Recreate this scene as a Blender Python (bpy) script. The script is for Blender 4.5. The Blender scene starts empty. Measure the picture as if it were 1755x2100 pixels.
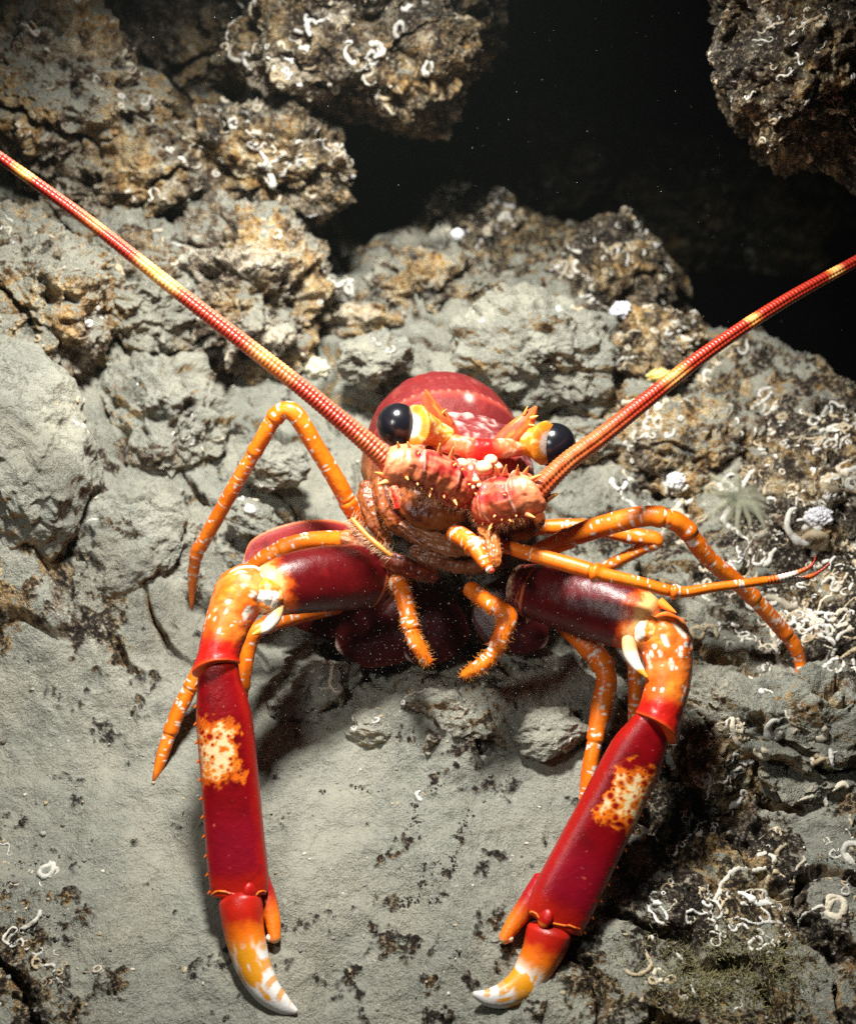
import bpy, bmesh, math, random
import numpy as np
from mathutils import Vector
from mathutils.bvhtree import BVHTree

random.seed(7)
RNG = np.random.default_rng(11)
scene = bpy.context.scene
COL = scene.collection
CM = 0.01                                  # everything below is written in centimetres

# ------------------------------------------------------------------ camera
FPX = 1050 / math.tan(math.radians(26.0))  # focal length in pixels of a 1755 x 2100 view
PITCH, SLOPE = math.radians(35), math.radians(15)
CR = np.array([1.0, 0, 0])
CF = np.array([0, math.cos(PITCH), -math.sin(PITCH)])
CU = np.array([0, math.sin(PITCH), math.cos(PITCH)])
GU = np.array([0, math.cos(SLOPE), math.sin(SLOPE)])   # up the slope of the seabed
GN = np.array([0, -math.sin(SLOPE), math.cos(SLOPE)])  # its normal
CAM = -(55.0 * CF - 55.0 * (300 / FPX) * CU)
HCAM = float(CAM @ GN)

cam = bpy.data.cameras.new("camera")
cam_o = bpy.data.objects.new("camera", cam)
COL.objects.link(cam_o)
cam.sensor_fit = 'VERTICAL'
cam.sensor_height = 24
cam.lens = 12 / math.tan(math.radians(26.0))
cam.clip_start, cam.clip_end = 0.01, 50
cam_o.location = CAM * CM
cam_o.rotation_euler = (math.pi / 2 - PITCH, 0, 0)
cam.dof.use_dof = True
cam.dof.focus_distance = 0.475
cam.dof.aperture_fstop = 4.8
scene.camera = cam_o

# ------------------------------------------------------------------ water-dark world and the two strobes
w = bpy.data.worlds.new("World")
scene.world = w
w.use_nodes = True
bg = w.node_tree.nodes["Background"]
bg.inputs[0].default_value = (0.35, 0.55, 0.6, 1)
bg.inputs[1].default_value = 0.008
scene.view_settings.view_transform = 'Standard'
scene.view_settings.look = 'None'
scene.view_settings.exposure = 0.12
scene.view_settings.gamma = 1
scene.cycles.use_denoising = False


def W(px, py, d):                          # a point d cm deep along the view
    return CAM + d * (CF + CR * ((px - 877.5) / FPX) + CU * ((1050 - py) / FPX))


def strobe(name, xc, yc, zc, aim, watts, size, blend, radius, colr):
    l = bpy.data.lights.new(name, 'SPOT')
    l.energy, l.spot_size, l.spot_blend, l.shadow_soft_size = watts, math.radians(size), blend, radius
    l.color = colr
    o = bpy.data.objects.new(name, l)
    COL.objects.link(o)
    p = CAM + CR * xc + CU * yc + CF * zc
    o.location = p * CM
    o.rotation_euler = Vector(aim - p).to_track_quat('-Z', 'Y').to_euler()


strobe("strobe", -4, 34, 29, W(800, 900, 56), 27, 104, 1.0, 0.032, (1.0, 0.992, 0.93))
strobe("strobe", -20, 9, 13, W(760, 1150, 53), 3.0, 66, 1.0, 0.030, (1.0, 0.992, 0.93))

# ------------------------------------------------------------------ noise
_g = RNG.normal(size=(256, 3))
_g /= np.linalg.norm(_g, axis=1)[:, None]
_perm = RNG.permutation(256)
_perm = np.concatenate([_perm, _perm, _perm])
_jit = RNG.random((256, 3))


def perlin(P, seed=0):
    P = np.asarray(P, float) + seed * 17.31
    I = np.floor(P).astype(int)
    f = P - I
    u = f * f * f * (f * (f * 6 - 15) + 10)
    I &= 255
    out = np.zeros(len(P))
    for dx in (0, 1):
        wx = u[:, 0] if dx else 1 - u[:, 0]
        a = _perm[(I[:, 0] + dx) & 255]
        for dy in (0, 1):
            wy = u[:, 1] if dy else 1 - u[:, 1]
            b = _perm[a + ((I[:, 1] + dy) & 255)]
            for dz in (0, 1):
                wz = u[:, 2] if dz else 1 - u[:, 2]
                h = _perm[b + ((I[:, 2] + dz) & 255)]
                d = _g[h, 0] * (f[:, 0] - dx) + _g[h, 1] * (f[:, 1] - dy) + _g[h, 2] * (f[:, 2] - dz)
                out += wx * wy * wz * d
    return out * 1.5


def fbm(P, o=5, gain=0.5, seed=0):
    a, s, t = 1.0, 0.0, 0.0
    P = np.asarray(P, float)
    for k in range(o):
        s = s + a * perlin(P, seed + k)
        t += a
        a *= gain
        P = P * 2.03
    return s / t * 1.4


def ridged(P, o=4, gain=0.5, seed=0):
    a, s, t = 1.0, 0.0, 0.0
    P = np.asarray(P, float)
    for k in range(o):
        s = s + a * (1 - 2 * np.abs(perlin(P, seed + k)))
        t += a
        a *= gain
        P = P * 2.07
    return s / t


def worley(P, seed=0):
    P = np.asarray(P, float) + seed * 9.7
    I = np.floor(P).astype(int)
    f = P - I
    best = np.full(len(P), 9.0)
    for dx in (-1, 0, 1):
        for dy in (-1, 0, 1):
            for dz in (-1, 0, 1):
                h = _perm[_perm[_perm[(I[:, 0] + dx) & 255] + ((I[:, 1] + dy) & 255)] + ((I[:, 2] + dz) & 255)]
                d = (dx + _jit[h, 0] - f[:, 0]) ** 2 + (dy + _jit[h, 1] - f[:, 1]) ** 2 + (dz + _jit[h, 2] - f[:, 2]) ** 2
                np.minimum(best, d, out=best)
    return np.sqrt(best)


def sst(a, b, x):
    t = np.clip((np.asarray(x, float) - a) / (b - a), 0, 1)
    return t * t * (3 - 2 * t)


def lerp(a, b, t):
    return np.asarray(a) * (1 - t) + np.asarray(b) * t


def mixc(c, d, f):
    return c * (1 - f[:, None]) + np.asarray(d, float)[None, :] * f[:, None]


def rgb(r, g, b):
    return np.array([((v / 255 + 0.055) / 1.055) ** 2.4 if v > 10 else v / 255 / 12.92 for v in (r, g, b)])


# ------------------------------------------------------------------ mesh helpers
class MB:
    """collects grids, cones and tubes that become ONE mesh object"""
    def __init__(self):
        self.V, self.C, self.Q, self.T, self.n = [], [], [], [], 0

    def add(self, V, quads=None, tris=None, C=None):
        V = np.asarray(V, float)
        if C is None:
            C = np.full((len(V), 3), 0.5)
        C = np.asarray(C, float)
        if C.ndim == 1:
            C = np.tile(C, (len(V), 1))
        self.V.append(V)
        self.C.append(C)
        if quads is not None and len(quads):
            self.Q.append(np.asarray(quads) + self.n)
        if tris is not None and len(tris):
            self.T.append(np.asarray(tris) + self.n)
        self.n += len(V)

    def cone(self, p, d, ln, r, c0, c1, n=8, k=5, e=1.0):
        d = np.asarray(d, float) / np.linalg.norm(d)
        a = np.cross(d, [0.3, 0.5, 0.81])
        a /= np.linalg.norm(a)
        b = np.cross(d, a)
        V, C = [], []
        for i in range(k):
            t = i / k
            rr = r * (1 - t) ** 0.8
            for j in range(n):
                q = 2 * math.pi * j / n
                V.append(p + d * (ln * t) + rr * (a * math.cos(q) + b * math.sin(q)))
                C.append(lerp(c0, c1, t ** e))
        V.append(p + d * ln)
        C.append(c1)
        Q = [(i * n + j, i * n + (j + 1) % n, (i + 1) * n + (j + 1) % n, (i + 1) * n + j) for i in range(k - 1) for j in range(n)]
        T = [((k - 1) * n + j, (k - 1) * n + (j + 1) % n, k * n) for j in range(n)]
        self.add(V, Q, T, C)

    def ball(self, p, r, c, sx=(1, 1, 1), lev=3):
        v, f = ico(lev)
        self.add(np.asarray(p) + v * r * np.asarray(sx), None, f, c)

    def build(self, name, mat, parent=None, origin=None, attrs=None):
        V = np.concatenate(self.V)
        C = np.concatenate(self.C)
        return mk(name, V, np.concatenate(self.Q) if self.Q else None, np.concatenate(self.T) if self.T else None, mat, parent, origin, C, attrs)


def mk(name, V, Q, T, mat, parent=None, origin=None, C=None, attrs=None, smooth=True):
    me = bpy.data.meshes.new(name)
    org = np.array(parent['org']) if parent is not None else (np.asarray(origin, float) if origin is not None else np.zeros(3))
    nq = 0 if Q is None else len(Q)
    nt = 0 if T is None else len(T)
    me.vertices.add(len(V))
    me.vertices.foreach_set("co", ((V - org) * CM).astype(np.float32).ravel())
    loops = np.concatenate([np.asarray(Q).ravel() if nq else np.zeros(0, int), np.asarray(T).ravel() if nt else np.zeros(0, int)]).astype(np.int32)
    me.loops.add(len(loops))
    me.loops.foreach_set("vertex_index", loops)
    me.polygons.add(nq + nt)
    st = np.concatenate([np.arange(nq) * 4, nq * 4 + np.arange(nt) * 3]).astype(np.int32)
    me.polygons.foreach_set("loop_start", st)
    me.polygons.foreach_set("use_smooth", np.full(nq + nt, smooth))
    me.update(calc_edges=True)
    me.validate()
    if C is not None:
        a = me.attributes.new("col", 'FLOAT_COLOR', 'POINT')
        a.data.foreach_set("color", np.concatenate([C, np.ones((len(C), 1))], 1).astype(np.float32).ravel())
    for k, v in (attrs or {}).items():
        a = me.attributes.new(k, 'FLOAT', 'POINT')
        a.data.foreach_set("value", np.asarray(v, np.float32))
    me.materials.append(mat)
    o = bpy.data.objects.new(name, me)
    COL.objects.link(o)
    if parent is not None:
        o.parent = parent
    else:
        o.location = org * CM
    o['org'] = [float(x) for x in org]
    return o


def tag(o, label=None, cat=None, group=None, kind=None):
    if label: o['label'] = label
    if cat: o['category'] = cat
    if group: o['group'] = group
    if kind: o['kind'] = kind
    return o


_ico = {}


def ico(n):
    if n not in _ico:
        bm = bmesh.new()
        bmesh.ops.create_icosphere(bm, subdivisions=n, radius=1)
        v = np.array([x.co[:] for x in bm.verts])
        f = np.array([[x.index for x in p.verts] for p in bm.faces])
        bm.free()
        _ico[n] = (v, f)
    return _ico[n]


def grid_faces(nr, nc, wrap=False):
    i, j = np.meshgrid(np.arange(nr - 1), np.arange(nc if wrap else nc - 1), indexing='ij')
    i, j = i.ravel(), j.ravel()
    k = (j + 1) % nc
    return np.stack([i * nc + j, i * nc + k, (i + 1) * nc + k, (i + 1) * nc + j], 1)


def catmull(P, n=30):
    P = np.asarray(P, float)
    E = np.vstack([2 * P[0] - P[1], P, 2 * P[-1] - P[-2]])
    out = []
    for i in range(1, len(E) - 2):
        t = np.linspace(0, 1, n, endpoint=False)[:, None]
        a, b, c, d = E[i - 1], E[i], E[i + 1], E[i + 2]
        out.append(0.5 * (2 * b + (c - a) * t + (2 * a - 5 * b + 4 * c - d) * t ** 2 + (3 * b - a - 3 * c + d) * t ** 3))
    out.append(P[-1:])
    return np.vstack(out)


class Loft:
    """a tapered tube through control points (x, y, z, radius): arrays t, ang, len for colouring"""
    def __init__(self, ctrl, ratio=1.0, ref=None, na=40, step=0.07, cap=(1.0, 1.0), disp=None, power=1.0):
        S = catmull(ctrl)
        S[:, 3] = np.maximum(S[:, 3], 0.004)
        seg = np.linalg.norm(np.diff(S[:, :3], axis=0), axis=1)
        L = np.concatenate([[0], np.cumsum(seg)])
        self.length = L[-1]
        n = max(8, int(L[-1] / step))
        l = np.linspace(0, L[-1], n)
        if cap[0] or cap[1]:               # denser rings at the rounded ends
            l = L[-1] * (0.5 - 0.5 * np.cos(np.pi * np.linspace(0, 1, n))) * 0.35 + l * 0.65
        P = np.stack([np.interp(l, L, S[:, k]) for k in range(3)], 1)
        r = np.interp(l, L, S[:, 3])
        self.r0 = r.copy()
        for e in (0, 1):
            if cap[e]:
                d = l if e == 0 else L[-1] - l
                rc = max(r[0 if e == 0 else -1] * cap[e], 1e-3)
                q = np.clip(1 - d / rc, 0, 1)
                r = r * np.sqrt(np.maximum(1 - q ** 2, 0.0004))
        T = np.gradient(P, axis=0)
        T /= np.linalg.norm(T, axis=1)[:, None] + 1e-12
        ref = -CF if ref is None else np.asarray(ref, float)
        side = np.cross(T, ref)
        side /= np.linalg.norm(side, axis=1)[:, None] + 1e-9
        up = np.cross(side, T)
        ang = np.linspace(0, 2 * np.pi, na, endpoint=False)
        t = l / L[-1]
        self.t = np.repeat(t, na)
        self.l = np.repeat(l, na)
        self.ang = np.tile(ang, n)
        ca, sa = np.cos(self.ang), np.sin(self.ang)
        if power != 1.0:                   # boxier or flatter cross section
            ca = np.sign(ca) * np.abs(ca) ** power
            sa = np.sign(sa) * np.abs(sa) ** power
        self.R = np.repeat(r, na)
        rt = np.repeat(np.interp(t, np.linspace(0, 1, len(ratio)), ratio), na) if np.ndim(ratio) else ratio
        Nv = np.repeat(side, na, 0) * sa[:, None] + np.repeat(up, na, 0) * (ca * rt)[:, None]
        self.axis, self.side, self.up, self.rad, self.tt = P, side, up, r, t
        V = np.repeat(P, na, 0) + Nv * self.R[:, None]
        self.N = Nv / (np.linalg.norm(Nv, axis=1)[:, None] + 1e-9)
        self.V = V
        if disp is not None:
            self.V = V + self.N * disp(self)[:, None]
        self.Q = grid_faces(n, na, True)
        self.n, self.na = n, na

    def into(self, mb, C):
        c0 = self.V[:self.na].mean(0)
        c1 = self.V[-self.na:].mean(0)
        C = np.asarray(C, float)
        if C.ndim == 1:
            C = np.tile(C, (len(self.V), 1))
        V = np.vstack([self.V, c0, c1])
        m = len(self.V)
        j = np.arange(self.na)
        k = (j + 1) % self.na
        T = np.vstack([np.stack([k, j, np.full(self.na, m)], 1),
                       np.stack([m - self.na + j, m - self.na + k, np.full(self.na, m + 1)], 1)])
        mb.add(V, self.Q, T, np.vstack([C, C[0], C[-1]]))

    def at(self, t, ang, off=0.0):         # surface point and its outward normal
        i = int(np.argmin(np.abs(self.tt - t)))
        j = int(round(ang / (2 * math.pi) * self.na)) % self.na
        k = i * self.na + j
        return self.V[k] + self.N[k] * off, self.N[k]


# ------------------------------------------------------------------ materials
def newmat(name):
    m = bpy.data.materials.new(name)
    m.use_nodes = True
    nt = m.node_tree
    b = nt.nodes["Principled BSDF"]
    return m, nt, b


def nd(nt, typ, **kw):
    n = nt.nodes.new(typ)
    for k, v in kw.items():
        if k == 'inp':
            for i, x in v.items():
                n.inputs[i].default_value = x
        else:
            setattr(n, k, v)
    return n


def noise_node(nt, vec, scale, detail=5, rough=0.55, dist=0.0):
    n = nd(nt, 'ShaderNodeTexNoise', inp={'Scale': scale, 'Detail': detail, 'Roughness': rough, 'Distortion': dist})
    nt.links.new(vec, n.inputs['Vector'])
    return n.outputs['Fac']


def mth(nt, op, a, b=None, clamp=False):
    n = nd(nt, 'ShaderNodeMath', operation=op, use_clamp=clamp)
    for i, x in enumerate((a, b)):
        if x is None: continue
        if isinstance(x, (int, float)): n.inputs[i].default_value = x
        else: nt.links.new(x, n.inputs[i])
    return n.outputs[0]


def mapr(nt, x, a, b, c=0.0, d=1.0):
    n = nd(nt, 'ShaderNodeMapRange', interpolation_type='SMOOTHSTEP', inp={1: a, 2: b, 3: c, 4: d})
    nt.links.new(x, n.inputs[0])
    return n.outputs[0]


def mix(nt, f, a, b):
    n = nd(nt, 'ShaderNodeMix', data_type='RGBA')
    for i, x in ((0, f), (6, a), (7, b)):
        if isinstance(x, (int, float)): n.inputs[i].default_value = x
        elif isinstance(x, tuple): n.inputs[i].default_value = x + (1,)
        else: nt.links.new(x, n.inputs[i])
    return n.outputs[2]


def ramp(nt, x, stops):
    n = nd(nt, 'ShaderNodeValToRGB')
    e = n.color_ramp.elements
    while len(e) < len(stops): e.new(0.5)
    for q, (p, c) in zip(e, stops):
        q.position = p
        q.color = tuple(c) + (1,)
    nt.links.new(x, n.inputs[0])
    return n.outputs[0]


def reef_material(name, hue=(1, 1, 1), silt_bias=0.0, lines=1.0):
    m, nt, b = newmat(name)
    geo = nd(nt, 'ShaderNodeNewGeometry')
    sc = nd(nt, 'ShaderNodeVectorMath', operation='SCALE')
    sc.inputs['Scale'].default_value = 100
    nt.links.new(geo.outputs['Position'], sc.inputs[0])
    P = sc.outputs[0]
    n1 = noise_node(nt, P, 0.22, 4)
    n2 = noise_node(nt, P, 0.95, 7, 0.66, 0.4)
    n3 = noise_node(nt, P, 4.5, 5, 0.65)
    n4 = noise_node(nt, P, 20, 3, 0.75)
    n5 = noise_node(nt, P, 9, 3, 0.7)
    hue_n = noise_node(nt, P, 0.25, 3)
    cr = nd(nt, 'ShaderNodeAttribute', attribute_name='crust').outputs['Fac']
    tb = nd(nt, 'ShaderNodeAttribute', attribute_name='tube').outputs['Fac']
    c_dark = ramp(nt, n2, [(0.30, (0.012, 0.008, 0.006)), (0.42, (0.045, 0.026, 0.016)), (0.50, (0.15, 0.10, 0.06)), (0.57, (0.36, 0.30, 0.22)), (0.66, (0.66, 0.61, 0.51))])
    c_ochre = ramp(nt, n2, [(0.30, (0.03, 0.018, 0.008)), (0.39, (0.20, 0.10, 0.026)), (0.46, (0.46, 0.26, 0.08)), (0.54, (0.62, 0.45, 0.22)), (0.64, (0.74, 0.65, 0.48))])
    crust_c = mix(nt, mapr(nt, hue_n, 0.44, 0.58), c_dark, c_ochre)
    crust_c = mix(nt, mapr(nt, n3, 0.54, 0.66, 0, 0.5), crust_c, (0.66, 0.58, 0.44))
    crust_c = mix(nt, mapr(nt, n3, 0.45, 0.34, 0, 0.75), crust_c, (0.012, 0.009, 0.007))
    # convoluted worm crust
    q2 = noise_node(nt, P, 1.9, 2, 0.5, 2.6)
    wv = mapr(nt, mth(nt, 'ABSOLUTE', mth(nt, 'SUBTRACT', q2, 0.5)), 0.055, 0.015)
    wv = mth(nt, 'MULTIPLY', wv, mapr(nt, noise_node(nt, P, 0.5, 4), 0.44, 0.58), True)
    crust_c = mix(nt, mth(nt, 'MULTIPLY', wv, mapr(nt, n3, 0.35, 0.6, 0.3, 1.0), True), crust_c, (0.62, 0.53, 0.38))
    silt_c = mix(nt, n3, (0.20, 0.202, 0.168), (0.345, 0.342, 0.288))
    silt_c = mix(nt, mapr(nt, n5, 0.50, 0.30, 0, 0.6), silt_c, (0.13, 0.132, 0.112))
    silt_c = mix(nt, mapr(nt, n2, 0.50, 0.34, 0, 0.45), silt_c, (0.17, 0.165, 0.13))
    silt_c = mix(nt, mapr(nt, n1, 0.40, 0.66), silt_c, mix(nt, n3, (0.255, 0.245, 0.195), (0.39, 0.375, 0.305)))
    silt_c = mix(nt, mapr(nt, n4, 0.58, 0.75, 0, 0.55), silt_c, (0.66, 0.66, 0.58))
    silt_c = mix(nt, mapr(nt, n4, 0.42, 0.28, 0, 0.65), silt_c, (0.09, 0.085, 0.07))
    sx = nd(nt, 'ShaderNodeSeparateXYZ')
    nt.links.new(geo.outputs['Normal'], sx.inputs[0])
    s = mth(nt, 'MULTIPLY', sx.outputs['Z'], 1.0)
    s = mth(nt, 'ADD', s, mth(nt, 'MULTIPLY', mth(nt, 'SUBTRACT', n1, 0.5), 1.6))
    s = mth(nt, 'ADD', s, mth(nt, 'MULTIPLY', mth(nt, 'SUBTRACT', n2, 0.5), 2.2))
    s = mth(nt, 'ADD', s, mth(nt, 'MULTIPLY', mth(nt, 'SUBTRACT', n3, 0.5), 1.1))
    s = mth(nt, 'ADD', s, mth(nt, 'MULTIPLY', mth(nt, 'SUBTRACT', 0.5, cr), 2.2))
    s = mapr(nt, mth(nt, 'ADD', s, silt_bias + 0.10), 0.20, 0.50)
    base = mix(nt, s, crust_c, silt_c)
    # thin chalky worm tracks: the level lines of a noise
    q = noise_node(nt, P, 0.8, 2, 0.45, 1.2)
    ln = mapr(nt, mth(nt, 'ABSOLUTE', mth(nt, 'SUBTRACT', q, 0.5)), 0.013, 0.004)
    msk = mapr(nt, noise_node(nt, P, 0.6, 3), 0.52, 0.60)
    ln = mth(nt, 'MULTIPLY', mth(nt, 'MULTIPLY', ln, msk), mth(nt, 'MULTIPLY', cr, 0.85 * lines), True)
    base = mix(nt, ln, base, (0.66, 0.62, 0.52))
    base = mix(nt, mth(nt, 'MULTIPLY', tb, mapr(nt, n3, 0.35, 0.6, 0.2, 0.9), True), base, (0.64, 0.56, 0.43))
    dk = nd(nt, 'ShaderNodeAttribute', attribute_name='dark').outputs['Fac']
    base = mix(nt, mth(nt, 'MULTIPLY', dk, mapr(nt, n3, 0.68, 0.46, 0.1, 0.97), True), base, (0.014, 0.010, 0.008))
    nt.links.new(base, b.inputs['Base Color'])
    b.inputs['Roughness'].default_value = 0.85
    b.inputs['Specular IOR Level'].default_value = 0.25
    hsum = mth(nt, 'ADD', mth(nt, 'MULTIPLY', n2, 0.9), mth(nt, 'MULTIPLY', n3, 0.42))
    hsum = mth(nt, 'ADD', mth(nt, 'MULTIPLY', hsum, mth(nt, 'ADD', mth(nt, 'MULTIPLY', cr, 0.55), 0.45)), mth(nt, 'ADD', mth(nt, 'MULTIPLY', n4, 0.07), mth(nt, 'MULTIPLY', n5, 0.14)))
    hsum = mth(nt, 'ADD', hsum, mth(nt, 'ADD', mth(nt, 'MULTIPLY', ln, 0.12), mth(nt, 'MULTIPLY', mth(nt, 'MULTIPLY', wv, cr, True), 0.25)))
    bp = nd(nt, 'ShaderNodeBump', inp={'Strength': 1.0, 'Distance': 0.0055})
    nt.links.new(hsum, bp.inputs['Height'])
    nt.links.new(bp.outputs[0], b.inputs['Normal'])
    return m


def attr_material(name, rough=0.4, spec=0.5, bump=0.0006, bscale=900, var=0.25, coat=0.0):
    m, nt, b = newmat(name)
    a = nd(nt, 'ShaderNodeAttribute', attribute_name='col')
    geo = nd(nt, 'ShaderNodeNewGeometry')
    n = noise_node(nt, geo.outputs['Position'], bscale, 4, 0.6)
    n2 = noise_node(nt, geo.outputs['Position'], bscale * 0.12, 4, 0.6)
    v = mth(nt, 'ADD', mth(nt, 'MULTIPLY', mth(nt, 'ADD', n, n2), var), 1 - var)
    mx = nd(nt, 'ShaderNodeVectorMath', operation='SCALE')
    nt.links.new(a.outputs['Color'], mx.inputs[0])
    nt.links.new(v, mx.inputs['Scale'])
    nt.links.new(mx.outputs[0], b.inputs['Base Color'])
    b.inputs['Roughness'].default_value = rough
    b.inputs['Specular IOR Level'].default_value = spec
    b.inputs['Coat Weight'].default_value = coat
    b.inputs['Coat Roughness'].default_value = 0.2
    bp = nd(nt, 'ShaderNodeBump', inp={'Strength': 0.6, 'Distance': bump})
    nt.links.new(mth(nt, 'ADD', n, mth(nt, 'MULTIPLY', n2, 1.5)), bp.inputs['Height'])
    nt.links.new(bp.outputs[0], b.inputs['Normal'])
    return m


M_REEF = reef_material("reef")
M_SHELL = attr_material("shell", 0.33, 0.38, 0.00022, 1400, 0.30, 0.0)
M_CARA = attr_material("carapace", 0.52, 0.25, 0.0007, 1100, 0.42)
M_SOFT = attr_material("soft", 0.7, 0.25, 0.0008, 900, 0.4)
M_CHALK = attr_material("chalk", 0.75, 0.25, 0.0006, 1300, 0.45)
M_EYE, _nt, _b = newmat("eye")
_b.inputs['Base Color'].default_value = (0.006, 0.006, 0.009, 1)
_b.inputs['Roughness'].default_value = 0.22
_vo = nd(_nt, 'ShaderNodeTexVoronoi', inp={'Scale': 2200})
_ge = nd(_nt, 'ShaderNodeNewGeometry')
_nt.links.new(_ge.outputs['Position'], _vo.inputs['Vector'])
_bp = nd(_nt, 'ShaderNodeBump', inp={'Strength': 0.12, 'Distance': 0.0002})
_nt.links.new(_vo.outputs['Distance'], _bp.inputs['Height'])
_nt.links.new(_bp.outputs[0], _b.inputs['Normal'])

# ------------------------------------------------------------------ seabed
def plane_xy(px, py):                      # pixel -> (x, u) on the seabed plane
    px, py = np.asarray(px, float), np.asarray(py, float)
    yc = (1050 - py) / FPX
    d = HCAM / (math.sin(math.radians(50)) - yc * math.cos(math.radians(50)))
    return (px - 877.5) / FPX * d, d * (math.cos(math.radians(50)) + yc * math.sin(math.radians(50))) + CAM @ GU


def plane_px(x, u):
    r = np.asarray(u) - CAM @ GU
    c, s = math.cos(math.radians(50)), math.sin(math.radians(50))
    d = r * c + HCAM * s
    yc = (r * s - HCAM * c) / d
    return 877.5 + np.asarray(x) / d * FPX, 1050 - yc * FPX


VOID = np.stack(plane_xy([640, 620, 700, 780, 900, 1020, 1120, 1250, 1340, 1365, 1460, 1580, 1700, 1830, 2300, 3200, 3200, 700, 640],
                         [620, 480, 530, 475, 430, 395, 440, 455, 500, 640, 690, 745, 850, 930, 1000, 600, -1000, -1000, 250]), 1)
#          px,  py, rough, crust
CTRL = np.array([
    (60, 300, 1, .7), (250, 300, 1, .7), (500, 300, 1, .7), (100, 600, 1, .5), (300, 650, 1, .45), (500, 650, 1, .5), (80, 900, .8, .3),
    (250, 950, .8, .35), (420, 900, .8, .35), (130, 1180, 1, .55), (330, 1150, .7, .3), (60, 1330, .8, .5), (230, 1310, .75, .48), (480, 1330, .4, .2),
    (-100, 1500, .3, .2), (100, 1520, .12, .1), (300, 1600, .05, .05), (500, 1550, .05, .05), (650, 1470, .3, .15), (700, 1650, .06, .1), (850, 1620, .2, .22),
    (100, 1750, .12, .2), (30, 1850, .5, .62), (60, 2000, .5, .72), (180, 1950, .2, .35), (350, 1800, .08, .2), (400, 2050, .12, .25), (750, 2000, .12, .32), (250, 1450, .3, .34), (120, 1400, .5, .4), (330, 1900, .1, .3),
    (850, 1780, .25, .42), (900, 1900, .25, .40), (950, 1680, .2, .3), (1000, 2030, .3, .45), (1050, 1700, .1, .15), (1200, 2050, .5, .55), (1300, 1950, .5, .55),
    (1420, 1830, .6, .72), (1500, 1720, .65, .72), (1390, 1650, .6, .7), (1600, 1900, .6, .66), (1500, 2050, .6, .55), (1700, 2030, .6, .6), (1720, 1750, .5, .4), (1650, 1560, .6, .45),
    (1480, 1560, .7, .6), (1420, 1400, .6, .4), (1550, 1350, .7, .45), (1700, 1300, .9, .78), (1700, 1100, 1, .8), (1580, 1050, .9, .7), (1400, 1000, .8, .5),
    (1300, 1000, .7, .4), (1450, 900, .9, .6), (1300, 850, .7, .35), (1200, 800, .6, .2), (1150, 950, .5, .25), (1000, 750, .6, .25), (850, 720, .6, .25),
    (700, 780, .6, .2), (600, 950, .5, .15), (500, 1020, .6, .25), (560, 1080, .6, .3), (700, 950, .4, .15), (750, 1300, .5, .3), (950, 1480, .7, .5),
    (1050, 1400, .5, .3), (1150, 1500, .2, .15), (1150, 1600, .15, .1), (900, 600, .9, .5), (1100, 650, .8, .4), (1280, 650, 1, .8), (1000, 480, 1, .8)], float)


def ctrl_map(px, py):
    num = np.zeros((2, len(px)))
    den = np.zeros(len(px))
    for cx, cy, r, c in CTRL:
        wgt = 1.0 / ((px - cx) ** 2 + (py - cy) ** 2 + 1200.0) ** 1.7
        num[0] += wgt * r
        num[1] += wgt * c
        den += wgt
    return num / den


def void_sd(x, u):                         # distance inside the hollow (positive inside)
    p = np.stack([x, u], 1)
    best = np.full(len(x), 1e9)
    ins = np.zeros(len(x), bool)
    n = len(VOID)
    for i in range(n):
        a, b = VOID[i], VOID[(i + 1) % n]
        e = b - a
        t = np.clip(((p - a) @ e) / (e @ e), 0, 1)
        best = np.minimum(best, np.linalg.norm(p - a - t[:, None] * e, axis=1))
        cond = (a[1] > p[:, 1]) != (b[1] > p[:, 1])
        with np.errstate(divide='ignore', invalid='ignore'):
            xi = a[0] + (p[:, 1] - a[1]) * e[0] / (e[1] if abs(e[1]) > 1e-9 else 1e-9)
        ins ^= cond & (p[:, 0] < xi)
    return np.where(ins, best, -best)


def base_h(x, u):
    h = 12.0 * sst(8, 30, -x - 0.12 * u) * sst(-7, 8, u)
    h = h + 10 * sst(30, 48, u) * sst(8, 16, -x)
    h = h + 3.5 * sst(13, 30, x) * sst(-12, 4, u)
    h = h + 2.2 * np.exp(-((x - 4) / 8) ** 2 - ((u - 24) / 6) ** 2) + 1.6 * np.exp(-((x - 1.5) / 3.6) ** 2 - ((u + 3.5) / 2.4) ** 2)
    h = h - 1.2 * np.exp(-((x + 2) / 7) ** 2 - ((u - 2.5) / 3) ** 2)
    return h


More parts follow.
